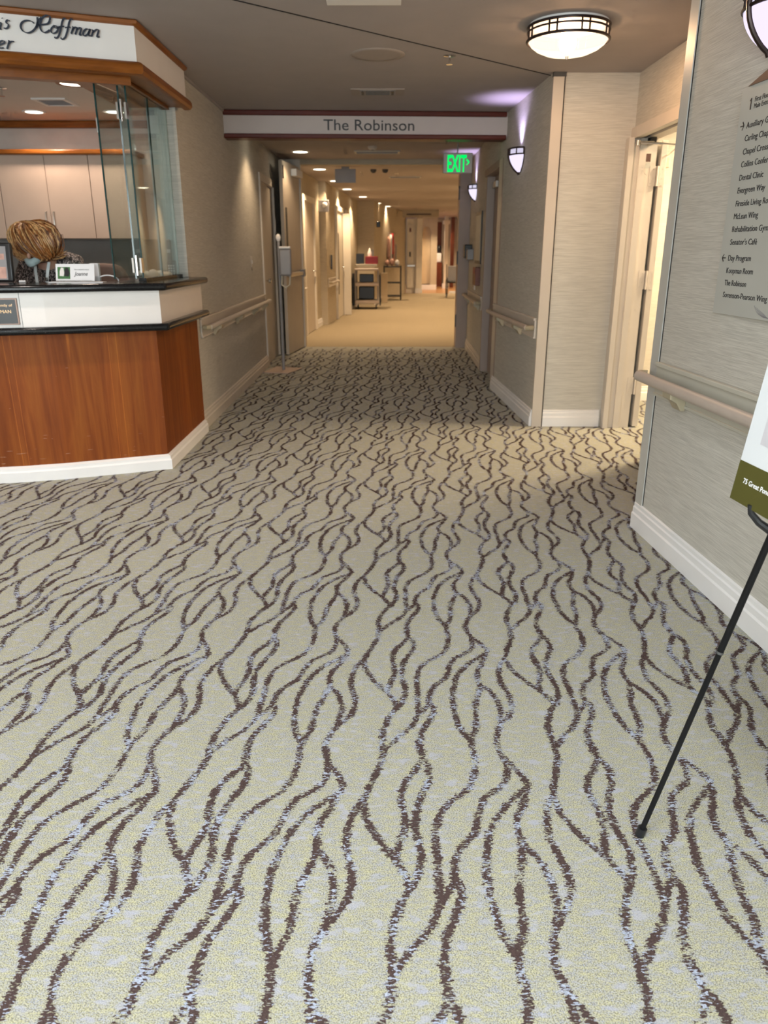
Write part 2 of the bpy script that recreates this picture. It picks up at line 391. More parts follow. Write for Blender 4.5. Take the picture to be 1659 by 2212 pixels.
E_WIN, E_LAMP, E_DOWN, E_OFF, E_LOB, E_SIDE, E_DESK, EXPO = 410, 90, 240, 41, 43, 130, 60, 0.02
STROKES = [
  [(0.267,1.96),(0.261,1.917),(0.265,1.881),(0.264,1.841),(0.258,1.799),(0.248,1.763),(0.234,1.731),(0.212,1.704),(0.191,1.685),(0.165,1.655),(0.149,1.634),(0.139,1.601),(0.132,1.565),(0.128,1.512),(0.131,1.473),(0.128,1.417),(0.128,1.375),(0.129,1.338)],
  [(0.343,1.972),(0.337,1.93),(0.342,1.886),(0.352,1.85),(0.352,1.808),(0.345,1.771),(0.33,1.742),(0.3,1.715),(0.274,1.693),(0.259,1.659),(0.248,1.624),(0.24,1.588),(0.23,1.555),(0.218,1.542),(0.189,1.507),(0.172,1.463),(0.168,1.43),(0.166,1.398),(0.147,1.367),(0.128,1.337),(0.116,1.304),(0.103,1.276),(0.085,1.249),(0.061,1.224),(0.045,1.195),(0.029,1.173),(0.02,1.159)],
  [(0.165,1.408),(0.178,1.392),(0.179,1.367),(0.176,1.35),(0.162,1.312),(0.151,1.285),(0.14,1.261),(0.131,1.234),(0.126,1.198),(0.126,1.166),(0.132,1.143)],
  [(0.456,1.693),(0.462,1.652),(0.464,1.624),(0.477,1.595),(0.488,1.568),(0.495,1.553),(0.519,1.512),(0.541,1.482),(0.556,1.444),(0.569,1.417),(0.573,1.385)],
  [(0.056,1.407),(0.061,1.381),(0.042,1.346),(0.027,1.301),(0.017,1.265),(0.013,1.23),(0.015,1.19),(0.02,1.162)],
  [(0.508,1.93),(0.509,1.894),(0.504,1.85),(0.49,1.799),(0.471,1.742),(0.456,1.693)],
  [(0.456,1.693),(0.436,1.659),(0.426,1.62),(0.419,1.581),(0.416,1.534),(0.425,1.492),(0.435,1.444),(0.436,1.398),(0.426,1.354),(0.406,1.317),(0.384,1.288),(0.369,1.254),(0.359,1.215)],
  [(0.352,1.853),(0.369,1.824),(0.383,1.795),(0.394,1.766),(0.398,1.742),(0.388,1.712),(0.376,1.677),(0.365,1.644),(0.35,1.62),(0.342,1.581),(0.342,1.549),(0.346,1.512),(0.336,1.468),(0.32,1.411),(0.311,1.367),(0.308,1.308),(0.302,1.261),(0.29,1.23),(0.279,1.207)],
  [(0.346,1.517),(0.367,1.487),(0.382,1.454),(0.393,1.403),(0.394,1.358),(0.388,1.321),(0.386,1.291)],
  [(0.393,1.729),(0.367,1.704),(0.346,1.681),(0.325,1.659),(0.299,1.62),(0.28,1.588),(0.266,1.549),(0.254,1.492),(0.245,1.449),(0.244,1.411),(0.244,1.367),(0.246,1.324),(0.251,1.285),(0.26,1.245),(0.272,1.219),(0.279,1.201)],
  [(0.617,1.944),(0.619,1.894),(0.624,1.859),(0.603,1.82),(0.575,1.775),(0.56,1.727),(0.56,1.689),(0.565,1.648),(0.568,1.612),(0.563,1.575),(0.549,1.527),(0.541,1.483)],
  [(0.623,1.864),(0.637,1.837),(0.64,1.799),(0.634,1.758),(0.614,1.708),(0.601,1.67),(0.594,1.627),(0.591,1.588),(0.594,1.558),(0.598,1.537),(0.604,1.497),(0.597,1.449),(0.587,1.417),(0.573,1.389)],
]

# ================================================================== FLOORS
def build_floor():
    LA = Vector((.512, .0115)); LB = Vector((-.018, .741))
    mb = MB().add([(-4.5, -3.7, 0), (4.3, -3.7, 0), (4.3, 11.88, 0), (-4.5, 11.88, 0)], [(0, 1, 2, 3)], 0)
    uvs = [(0, 0)] * 4
    HW = .0168
    k = 0
    for j in range(-1, 15):
        for i in range(-16, 14):
            off = LA * i + LB * j
            cx, cy = .3 + off.x, 1.6 + off.y
            if cy < .45 or abs(cx) > .85 * cy + 1.5: continue
            if cy > 6.6 and cx < -2.0: continue
            if cx < -1.9 and cy > 5.4 or cx < -4.2 or cx > 4.0: continue
            if cy > 8.0 and cx > 1.7: continue
            for si, st in enumerate(STROKES):
                P = [Vector(p) + off for p in st]; n = len(P)
                if P[0].y > 11.8 or P[-1].y > 11.8 or P[0].y < .7: continue
                z0 = .0004 + .00012 * (si % 6) + .00004 * ((i + j) % 3)
                o = len(mb.v)
                for a, q in enumerate(P):
                    d = (P[min(a + 1, n - 1)] - P[max(a - 1, 0)]).normalized(); nn = Vector((-d.y, d.x)) * HW
                    z = z0 + a * 4e-6
                    # the weave spreads the line sideways: keep its width measured across the room
                    mb.v.append((q.x + nn.x, q.y + nn.y * .8, z)); mb.v.append((q.x - nn.x, q.y - nn.y * .8, z))
                for a in range(n - 1):
                    mb.f.append([o + 2 * a, o + 2 * a + 1, o + 2 * a + 3, o + 2 * a + 2]); mb.m.append(1)
                    uvs += [(0, a), (1, a), (1, a + 1), (0, a + 1)]
                k += 1
    me = bpy.data.meshes.new('floor'); me.from_pydata(mb.v, [], mb.f)
    me.materials.append(M['carpet']); me.materials.append(M['vine'])
    me.polygons.foreach_set('material_index', mb.m)
    ul = me.uv_layers.new(name='UVMap'); ul.data.foreach_set('uv', [c for uv in uvs for c in uv]); me.update()
    o = bpy.data.objects.new('floor', me); C.objects.link(o); o['kind'] = 'structure'
build_floor()
struct(MB().box((-2.2, 11.88, -.05), (5, 27.3, .001)).build('floor_corridor', 'tan'))
struct(MB().box((-2.2, 27.3, -.05), (5, 36.2, .001)).build('floor_lounge', 'woodfloor'))

# ================================================================== CEILING
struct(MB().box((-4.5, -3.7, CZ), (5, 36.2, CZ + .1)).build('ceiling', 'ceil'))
ex0 = Vector((-1.9, 3.583)); ex1 = Vector((1.283, 6.417)); exd = (ex1 - ex0).normalized(); exn = Vector((-exd.y, exd.x)) * .0035
struct(MB().strip([tuple(ex0 - exn), tuple(ex1 - exn)], [tuple(ex0 + exn), tuple(ex1 + exn)], CZ - .004, CZ + .002).build('trim_1', 'gap'))

# ================================================================== DESK CURVE
DC = [(-1.46, 6.09), (-1.46, 4.98), (-2.05, 4.745), (-2.30, 4.672), (-2.62, 4.61), (-3.05, 4.57), (-3.6, 4.56), (-4.17, 4.60)]
def offs(poly, d):
    """offset an open polyline outward (towards the lobby) by d"""
    P = [Vector(p) for p in poly]; out = []
    for i, p in enumerate(P):
        ns = []
        if i > 0: a = (p - P[i - 1]).normalized(); ns.append(Vector((-a.y, a.x)))
        if i < len(P) - 1: a = (P[i + 1] - p).normalized(); ns.append(Vector((-a.y, a.x)))
        n = sum(ns, Vector((0, 0))).normalized(); k = 1 / max(.3, n.dot(ns[0]))
        out.append(tuple(p - n * k * -d if False else p + n * (-k) * (-d)))
    return out
def side_ok():  # the outward side must be +X for the first segment
    q = offs(DC, .1); return q[0][0] > DC[0][0]
SG = 1 if side_ok() else -1
def O(d): return offs(DC, d * SG)

desk = thing('reception_desk', (-1.9, 5.0, 0), 'curved reception desk with cherry wood front, white upper band and black stone ledges', 'reception desk')
MB().strip(O(0), O(-.03), .09, .925).build('cherry_panel', 'cherry', desk)
up = MB().strip(O(.05), O(.02), .965, 1.165).build('upper_panel', 'lam', desk)
# seam between two boards of the white band
sq = O(.0505); sx = Vector(sq[2]).lerp(Vector(sq[3]), .5)
sF = Fr((sx.x, sx.y, 0), Vector(sq[2] + (0,)) - Vector(sq[3] + (0,)), (0, -1, 0))
MB().fbox(sF, (-.0012, -.001, .966), (.0012, .0006, 1.164)).build('panel_seam', 'darkgrey', desk)
MB().strip(O(.105), O(-.02), .922, .966).build('lower_ledge', 'granite', desk, smooth=True, bevel=.017, bseg=4)
MB().strip(O(.11), O(-.30), 1.165, 1.21).build('counter_top', 'granite', desk, smooth=True, bevel=.018, bseg=4)
bp = MB(); prof = [(.0, .0), (.028, .0), (.028, .062), (.020, .072), (.020, .088), (.010, .094), (0, .100)]
rows = [offs(DC, d * SG) for d, z in prof]
for i in range(len(DC)):
    for r, (d, z) in zip(rows, prof): bp.v.append((r[i][0], r[i][1], z + .001))
kk = len(prof)
for i in range(len(DC) - 1):
    for a in range(kk - 1): bp.f.append([i * kk + a, i * kk + a + 1, (i + 1) * kk + a + 1, (i + 1) * kk + a]); bp.m.append(0)
bp.f += [list(range(kk)), [(len(DC) - 1) * kk + a for a in range(kk)]]; bp.m += [0, 0]
bp.build('plinth', 'white', desk)
# work surface behind the counter
MB().box((-3.9, 5.2, .70), (-1.75, 5.5, .74)).build('work_surface', 'grey', desk)

# ================================================================== SOFFIT OVER THE DESK
sof = struct(MB().strip(O(.045), O(-.42), 2.375, CZ).build('ceiling_soffit', ['signwhite', 'moulding']))
MB().strip(O(.055), O(-.43), 2.368, 2.376).build('soffit_underside', 'moulding', sof)
def mould(name, prof_, z0, par, m='moulding'):
    mb = MB(); rows = [O(d) for d, z in prof_]; kk = len(prof_)
    for i in range(len(DC)):
        for r, (d, z) in zip(rows, prof_): mb.v.append((r[i][0], r[i][1], z0 + z))
    for i in range(len(DC) - 1):
        for a in range(kk): mb.f.append([i * kk + a, i * kk + (a + 1) % kk, (i + 1) * kk + (a + 1) % kk, (i + 1) * kk + a]); mb.m.append(0)
    mb.f += [list(range(kk)), [(len(DC) - 1) * kk + a for a in range(kk)]]; mb.m += [0, 0]
    return mb.build(name, m, par, smooth=True)
mould('upper_moulding', [(.03, -.001), (.062, -.001), (.070, -.008), (.066, -.022), (.056, -.028), (.046, -.031), (.03, -.031)], CZ, sof)
mould('lower_moulding', [(.03, 0), (.030, .068), (.050, .070), (.072, .062), (.084, .045), (.086, .02), (.074, .004), (.06, 0)], 2.352, sof)
MB().strip(offs(DC[1:], SG * -.10), offs(DC[1:], SG * -.125), 2.325, 2.37).build('inner_board', 'moulding', sof)
# script lettering
SL = math.hypot(.59, .235)
sfF = Fr((-1.4125, 4.9315, -.012), (-.59 / SL, -.235 / SL, 0), (.235 / SL, -.59 / SL, 0))
Lm = MB()
HAND = {'H':[[(0.515,2.573),(0.531,2.5826),(0.555,2.5823),(0.5759,2.5707),(0.5849,2.5504),(0.5759,2.5317),(0.5527,2.5252),(0.5271,2.536),(0.5042,2.5609),(0.4887,2.5885),(0.4748,2.6041)],[(0.4956,2.6041),(0.4973,2.5812),(0.5074,2.5528)],[(0.4342,2.5948),(0.432,2.6114),(0.4481,2.6164),(0.4693,2.6033),(0.4837,2.5791),(0.4877,2.5546),(0.4802,2.5382),(0.4633,2.5344),(0.4404,2.5483)],[(0.5088,2.5579),(0.4916,2.5673),(0.4666,2.5722),(0.4447,2.5795),(0.4344,2.5935)]],'o':[[(0.414,2.5724),(0.43,2.5578),(0.4353,2.5441),(0.4262,2.5337),(0.4074,2.542),(0.3984,2.5573),(0.4038,2.57),(0.4179,2.5701)],[(0.4173,2.5635),(0.4014,2.561),(0.3831,2.5666)]],'f':[[(0.3496,2.6066),(0.3597,2.6109),(0.3726,2.5926),(0.3841,2.5586),(0.3992,2.5241),(0.415,2.5115),(0.4204,2.5183)],[(0.3957,2.5675),(0.3646,2.5723)]],'g':[[(0.3141,2.6066),(0.3241,2.6116),(0.3372,2.5926),(0.3486,2.5585),(0.3663,2.5203),(0.3833,2.5095),(0.3895,2.517)],[(0.3617,2.5672),(0.3328,2.5712)]],'m':[[(0.3238,2.5746),(0.3178,2.5712),(0.3331,2.5399)],[(0.3255,2.5605),(0.3075,2.5734),(0.2995,2.5688),(0.3118,2.5384)],[(0.3041,2.5604),(0.2861,2.5727),(0.278,2.5681),(0.2903,2.5383),(0.2791,2.5413)]],'a':[[(0.2346,2.5686),(0.2503,2.5706),(0.2647,2.5593),(0.2718,2.5419),(0.2617,2.5361),(0.2458,2.5475),(0.2322,2.5709)],[(0.2305,2.5723),(0.243,2.5411),(0.2309,2.5388)]],'n':[[(0.2231,2.5677),(0.2162,2.5642),(0.2291,2.5356)],[(0.2227,2.5529),(0.1994,2.5711),(0.1874,2.5681),(0.1998,2.5368),(0.1855,2.54)]],'i':[[(0.6858,2.5606),(0.6788,2.558),(0.6882,2.5314),(0.6811,2.5333)],[(0.6708,2.5845),(0.6699,2.582)]],'s':[[(0.6347,2.573),(0.6457,2.5765),(0.6541,2.5654),(0.6442,2.5547),(0.6496,2.5407),(0.6639,2.5355),(0.6687,2.5396)]],'e':[[(0.7065,2.4538),(0.6774,2.4674),(0.6781,2.4765),(0.6933,2.4739),(0.7058,2.4585),(0.7062,2.4421),(0.6829,2.444)]],'r':[[(0.6571,2.4802),(0.6516,2.4761),(0.6678,2.44)],[(0.6598,2.4623),(0.642,2.4763),(0.6268,2.4775)]]}
for ch, sts in HAND.items():
    for st in sts: Lm.ribbon(sfF, [(a, b) for a, b in st], .0125 if ch == 'H' else .011, .0, .003)
Lm.build('script_lettering', 'letterblue', sof)

# ================================================================== LEFT SIDE WALLS
wall_seg('wall_left', (-1.49, 6.08), (-1.49, 9.82), 1, .21, 0, CZ)
wall_seg('wall_left', (-1.49, 11.05), (-1.49, 11.9), 1, .21, 0, CZ)
wall_seg('wall_left', (-1.49, 9.82), (-1.49, 11.05), 1, .21, 2.28, CZ)
struct(MB().box((-1.49, 6.15, CZ - .018), (-1.476, 7.83, CZ - .001)).build('trim_21', 'ceil'))
baseboard('baseboard_left', (-1.49, 6.09), (-1.49, 9.80), -1, 'cream')
struct(MB().box((-1.512, 6.055, 1.211), (-1.49, 6.08, 2.366)).build('trim_2', 'paper'))
# glazing-side facing of the wall end
struct(MB().box((-1.70, 6.062, 1.211), (-1.565, 6.081, 2.366)).build('trim_3', 'bluewall'))
wall_seg('wall_office_left', (-4.2, -3.6), (-4.2, 7.7), 1, .1, 0, CZ, 'roomwall')
wall_seg('wall_office_back', (-4.3, 7.6), (-1.69, 7.6), 1, .1, 0, CZ, 'roomwall')
struct(MB().box((-4.2, 7.588, .74), (-1.70, 7.6, 1.50)).build('wall_backsplash', 'splash'))
struct(MB().strip(offs(DC[1:], SG * -.40), [(-1.70, 6.08), (-1.70, 6.6), (-1.7, 7.6), (-2.5, 7.6), (-3, 7.6), (-3.6, 7.6), (-4.2, 7.6)], 2.50, 2.52).build('ceiling_office', 'officeceil'))
struct(MB().box((-4.2, 7.545, 2.44), (-1.70, 7.6, 2.50)).build('trim_4', 'moulding', bevel=.012))

# ---- wall cabinets in the office
def cabinet(x0, x1, doors, label):
    t = thing('wall_cabinet', ((x0 + x1) / 2, 7.45, 1.5), label, 'cabinet', 'wall cabinets in the reception office')
    MB().box((x0, 7.32, 1.504), (x1, 7.60, 2.19)).build('body', 'laminate_pink', t)
    xs = doors
    for a, b, hs in xs:
        d = MB().box((a + .002, 7.298, 1.504), (b - .002, 7.318, 2.19)).build('door', 'laminate_pink', t, bevel=.002)
        if hs is not None:
            hx = a + .035 if hs < 0 else b - .035
            MB().tube([(hx, 7.298, 1.57), (hx, 7.272, 1.575), (hx, 7.268, 1.60), (hx, 7.268, 1.70), (hx, 7.272, 1.725), (hx, 7.298, 1.73)], .0045, 8).build('handle', 'metal', d, smooth=True)
    return t
cabinet(-3.40, -2.60, [(-3.40, -2.985, 1), (-2.985, -2.60, -1)], 'double-door tan wall cabinet above the seated person with two bar handles')
cabinet(-2.598, -2.21, [(-2.598, -2.21, None)], 'tan wall cabinet at the right end, partly behind the folded glass')
cabinet(-4.19, -3.402, [(-4.19, -3.81, 1), (-3.81, -3.402, None)], 'tan wall cabinet cut by the left picture edge')
struct(MB().box((-4.19, 7.24, 2.19), (-2.18, 7.60, 2.232)).build('trim_5', 'moulding', bevel=.012))
# ---- office downlights, vent, sprinkler
def downlight(x, y, z, label, group, r=.075, glow='downglow', rim='white'):
    t = thing('downlight', (x, y, z), label, 'ceiling light', group)
    MB().lathe((x, y, z), [(r, -.006), (r * 1.32, -.008), (r * 1.36, -.001), (r * 1.36, 0)], 32).build('rim', rim, t, smooth=True)
    MB().disc((x, y), r, r, z - .005, z - .003, 28).build('lens', glow, t)
    return t
downlight(-2.16, 5.95, 2.50, 'bright office downlight nearest the desk soffit', 'office downlights', .085, 'downglow2', 'moulding')
downlight(-2.93, 7.10, 2.50, 'bright office downlight in front of the upper wooden trim', 'office downlights', .07, 'downglow2')
downlight(-2.25, 7.10, 2.50, 'office downlight seen through the folded glass panels', 'office downlights', .07, 'downglow2')
def vent(cx, cy, z, w, d, label, slats=7, along='x', dark='darkgrey', frame='white', group=None):
    t = thing('ceiling_vent', (cx, cy, z), label, 'vent', group)
    f = .03
    fr = MB(); fr.box((cx - w / 2, cy - d / 2, z - .012), (cx + w / 2, cy - d / 2 + f, z)); fr.box((cx - w / 2, cy + d / 2 - f, z - .012), (cx + w / 2, cy + d / 2, z))
    fr.box((cx - w / 2, cy - d / 2 + f, z - .012), (cx - w / 2 + f, cy + d / 2 - f, z)); fr.box((cx + w / 2 - f, cy - d / 2 + f, z - .012), (cx + w / 2, cy + d / 2 - f, z))
    fr.build('frame', frame, t)
    MB().box((cx - w / 2 + f, cy - d / 2 + f, z - .004), (cx + w / 2 - f, cy + d / 2 - f, z - .001)).build('duct', dark, t)
    sl = MB(); n = slats
    for i in range(n):
        y = cy - d / 2 + f + (d - 2 * f) * (i + .5) / n
        sl.box((cx - w / 2 + f, y - .004, z - .010), (cx + w / 2 - f, y + .002, z - .004))
    sl.build('slats', 'grey', t); return t
vent(-2.56, 6.64, 2.50, .26, .30, 'square vent in the office ceiling between two downlights')
def sprinkler(x, y, z, label, group='fire sprinklers'):
    t = thing('sprinkler', (x, y, z), label, 'sprinkler', group)
    MB().lathe((x, y, z), [(0, -.008), (.03, -.008), (.042, -.003), (.042, 0)], 24).build('escutcheon', 'chrome', t, smooth=True)
    MB().tube([(x, y, z - .006), (x, y, z - .05)], .008, 10).build('stem', 'chrome', t, smooth=True)
    MB().disc((x, y), .022, .022, z - .054, z - .050, 18).build('deflector', 'chrome', t)
sprinkler(-2.74, 6.12, 2.50, 'sprinkler head in the office ceiling at the left picture edge')

# ---- folding glass at the counter
gp = thing('folding_glass_screen', (-1.56, 5.15, 1.21), 'frameless folding glass screen standing on the side of the counter', 'glass screen')
def pane(x0, y0, x1, y1, z0, z1, near=True):
    d = Vector((x1 - x0, y1 - y0)).normalized(); n = Vector((-d.y, d.x)) * .005
    p = MB().prism([(x0 - n.x, y0 - n.y), (x1 - n.x, y1 - n.y), (x1 + n.x, y1 + n.y), (x0 + n.x, y0 + n.y)], z0, z1).build('glass_pane', 'glass', gp)
    e = MB()
    def edge(x, y): e.prism([(x - n.x - d.x * .002, y - n.y - d.y * .002), (x + d.x * .003 - n.x, y + d.y * .003 - n.y), (x + d.x * .003 + n.x, y + d.y * .003 + n.y), (x + n.x - d.x * .002, y + n.y - d.y * .002)], z0, z1)
    edge(x0, y0)
    e.build('polished_edge', 'teal', p); return p
G0, G1 = 1.232, 2.35
pane(-1.56, 5.15, -1.56, 5.60, G0, G1); pane(-1.56, 5.604, -1.56, 6.05, G0, G1)
pane(-1.603, 5.14, -1.66, 5.58, G0 - .005, G1); pane(-1.735, 5.12, -1.672, 5.58, G0 - .005, G1)
MB().box((-1.585, 5.13, 1.211), (-1.535, 6.06, 1.231)).build('bottom_rail', 'granite', gp)
MB().box((-1.585, 5.13, 2.35), (-1.535, 6.06, 2.367)).build('top_rail', 'moulding', gp)
for z in (2.20, 1.31):
    h = MB(); h.box((-1.615, 5.118, z - .045), (-1.603, 5.165, z + .045)); h.box((-1.566, 5.118, z - .045), (-1.554, 5.165, z + .045))
    h.tube([(-1.585, 5.118, z - .06), (-1.585, 5.118, z + .06)], .009, 10); h.build('hinge', 'chrome', gp)
MB().box((-1.745, 5.118, 2.08), (-1.738, 5.15, 2.16)).build('hinge', 'chrome', gp)

# ---- phone on the wall end
ph = thing('wall_phone', (-1.60, 6.045, 1.25), 'grey wall phone behind the side glass, above the counter', 'phone')
MB().box((-1.635, 6.015, 1.22), (-1.575, 6.06, 1.33)).build('cradle', 'grey', ph, bevel=.006)
MB().box((-1.622, 5.985, 1.30), (-1.588, 6.015, 1.48)).build('handset', 'grey', ph, smooth=True, bevel=.015, bseg=4)
MB().box((-1.617, 5.983, 1.385), (-1.593, 5.986, 1.41)).build('screen', 'paperwhite', ph)
kp = MB()
for i in range(3):
    for j in range(4): kp.box((-1.628 + i * .018, 6.011, 1.232 + j * .018), (-1.616 + i * .018, 6.015, 1.243 + j * .018))
kp.build('keypad', 'paperwhite', ph)

# ---- things on the counter
nc = thing('name_card', (-1.95, 5.04, 1.211), 'white card with a small dog photograph and the name Joanne on the counter', 'name card')
cF = Fr((-2.09, 5.055, 1.218), (1, -.01, 0), (0, -1, .24), (0, .24, 1))
MB().fbox(cF, (0, -.003, 0), (.247, 0, .105)).build('card', 'paperwhite', nc)
phb = MB(); phb.fbox(cF, (.012, 0, .012), (.092, .0008, .085)).build('photo', 'green', nc)
dg = MB(); dg.fprism(cF, [(.025, .03), (.05, .028), (.055, .05), (.05, .08), (.035, .082), (.026, .06)], .0009, .0014); dg.build('white_dog', 'tissue', nc)
dk = MB(); dk.fprism(cF, [(.055, .028), (.085, .026), (.09, .05), (.08, .08), (.064, .083), (.055, .06)], .0010, .0016); dk.build('black_dog', 'black', nc)
tm = MB(); text_mb(tm, cF, 'Your receptionist today is', .118, .066, .012, .0003, .0006, .095); text_mb(tm, cF, 'Joanne', .120, .032, .034, .0003, .0006, .088, shear=.3, bold=.01)
tm.build('lettering', 'letter', nc)
ch = MB(); ch.fbox(cF, (.01, -.05, -.006), (.237, .012, -.0015)); ch.fbox(cF, (.09, -.006, .0), (.16, -.004, .12)); ch.build('clear_holder', 'glass', nc)
st = tag(MB().box((-1.905, 5.16, 1.212), (-1.848, 5.19, 1.322)).build('leaflet_stand', 'paperwhite', None, bevel=.002), 'small white leaflet stand behind the name card', 'leaflet stand')
pp = tag(MB().box((-2.10, 4.96, 1.2105), (-1.76, 5.03, 1.2145)).build('paper_sheet', 'paperwhite'), 'flat white paper strip lying on the counter in front of the name card', 'paper')
pen = tag(MB().tube([(-2.30, 5.0, 1.216), (-2.26, 5.0, 1.216)], .006, 8).build('white_clip', 'paperwhite', None, smooth=True), 'tiny white clip on the counter in front of the person', 'clip')
dm = thing('display_frame', (-2.55, 5.08, 1.211), 'black framed display at the left picture edge on the counter', 'display')
dF = Fr((-2.80, 5.02, 1.212), (1, .06, 0), (.06, -1, .12), (0, .12, 1))
MB().fbox(dF, (0, -.03, 0), (.445, 0, .238)).build('frame', 'black', dm, smooth=True, bevel=.012, bseg=3)
MB().fbox(dF, (.02, .0, .012), (.412, .002, .215)).build('screen', 'grey', dm)
sc = MB(); sc.fbox(dF, (.34, .002, .135), (.40, .003, .17)); sc.fbox(dF, (.345, .002, .02), (.405, .003, .09)); sc.fbox(dF, (.05, .002, .02), (.32, .003, .17)); sc.build('picture', 'pinkish', dm)
tp = MB(); random.seed(3)
for i in range(5): tp.ball((-1.60 - .05 * i, 5.86 + .02 * (i % 2), 1.235), (.04, .03, .02 + .008 * (i % 3)), 0, 8, 6)
tag(tp.build('crumpled_tissue', 'tissue', None, smooth=True), 'crumpled white tissue on the counter behind the side glass', 'tissue')
ar = [(-1.80 + .07 * math.cos(a), 5.17, 1.213 + .035 * math.sin(a)) for a in [PI * k / 12 for k in range(13)]]
tag(MB().tube(ar, .004, 8).build('white_wire_arc', 'paperwhite', None, smooth=True), 'white curved wire on the counter below the folded glass', 'wire')

# ---- plaque on the white band
plq = thing('plaque', (-2.4, 4.55, 1.06), 'dark plaque with gold lettering on the white band of the desk', 'plaque')
a_, b_ = Vector(O(.0515)[2]), Vector(O(.0515)[4]); dd_ = (b_ - a_).normalized()
pr = Vector(O(.0515)[3]); pe = pr + (a_ - pr).normalized() * .12
pF = Fr((pe.x, pe.y, 0), (-dd_.x, -dd_.y, 0), (-dd_.y, dd_.x, 0) if (-dd_.y * 0 + dd_.x) < 0 else (dd_.y, -dd_.x, 0))
if pF.y.y > 0: pF.y = -pF.y
PX = .0
MB().fbox(pF, (PX - .52, .0, .982), (PX, .012, 1.135)).build('rim', 'plaquerim', plq, bevel=.002)
MB().fbox(pF, (PX - .513, .010, .989), (PX - .008, .0135, 1.128)).build('face', 'plaque', plq)
tm = MB(); text_mb(tm, pF, 'amily of', PX - .028, 1.088, .021, .0136, .0012, .075, 'RIGHT'); text_mb(tm, pF, 'MAN', PX - .036, 1.050, .026, .0136, .0012, .058, 'RIGHT')
tm.build('lettering', 'gold', plq)

# ---- office chair back
cb = thing('office_chair', (-2.23, 6.3, 0), 'brown upholstered office chair with a rounded back behind the counter', 'office chair')
rr = []
for k in range(25):
    a = 2 * PI * k / 24; ca, sa = math.cos(a), math.sin(a)
    rr.append((-2.23 + .205 * (abs(ca) ** .6) * (1 if ca > 0 else -1), 1.02 + .285 * (abs(sa) ** .6) * (1 if sa > 0 else -1)))
vsF = Fr((0, 6.34, 0), (1, 0, 0), (0, -1, 0))
MB().fprism(vsF, rr[:-1], -.035, .035).build('backrest', 'chair', cb, smooth=True, bevel=.028, bseg=4)
MB().box((-2.45, 6.02, .52), (-2.01, 6.42, .60)).build('seat', 'chair', cb, smooth=True, bevel=.03, bseg=4)
MB().tube([(-2.23, 6.22, .08), (-2.23, 6.22, .52)], .03, 12).build('column', 'black', cb, smooth=True)
MB().tube([(-2.23, 6.3, .56), (-2.23, 6.42, .6), (-2.23, 6.39, .9)], .018, 10).build('back_support', 'black', cb, smooth=True)
for k in range(5):
    a = 2 * PI * k / 5; MB().tube([(-2.23, 6.22, .10), (-2.23 + .19 * math.cos(a), 6.22 + .19 * math.sin(a), .05)], .02, 8).build('leg', 'black', cb, smooth=True)
    MB().ball((-2.23 + .195 * math.cos(a), 6.22 + .195 * math.sin(a), .027), .026).build('caster', 'black', cb, smooth=True)
# ================================================================== PERSON
def skin_mesh(name, verts, edges, radii, mat, parent, root=0, sub=2):
    off = LOC[parent.name] if parent is not None else Vector((0, 0, 0))
    me = bpy.data.meshes.new(name); me.from_pydata([tuple(Vector(v) - off) for v in verts], edges, []); me.update()
    o = bpy.data.objects.new(name, me); C.objects.link(o)
    if parent is not None: o.parent = parent
    o.modifiers.new('skin', 'SKIN'); sl = me.skin_vertices[0].data
    for i, r in enumerate(radii):
        sl[i].radius = (r, r) if not isinstance(r, tuple) else r; sl[i].use_root = (i == root)
    s = o.modifiers.new('sub', 'SUBSURF'); s.levels = sub; s.render_levels = sub
    me.materials.append(M[mat])
    # bake the modifiers to a plain smooth mesh
    dg = bpy.context.evaluated_depsgraph_get(); nm = bpy.data.meshes.new_from_object(o.evaluated_get(dg))
    o.modifiers.clear(); o.data = nm
    nm.materials.clear(); nm.materials.append(M[mat])
    nm.polygons.foreach_set('use_smooth', [True] * len(nm.polygons)); nm.update(); LOC[o.name] = off
    return o
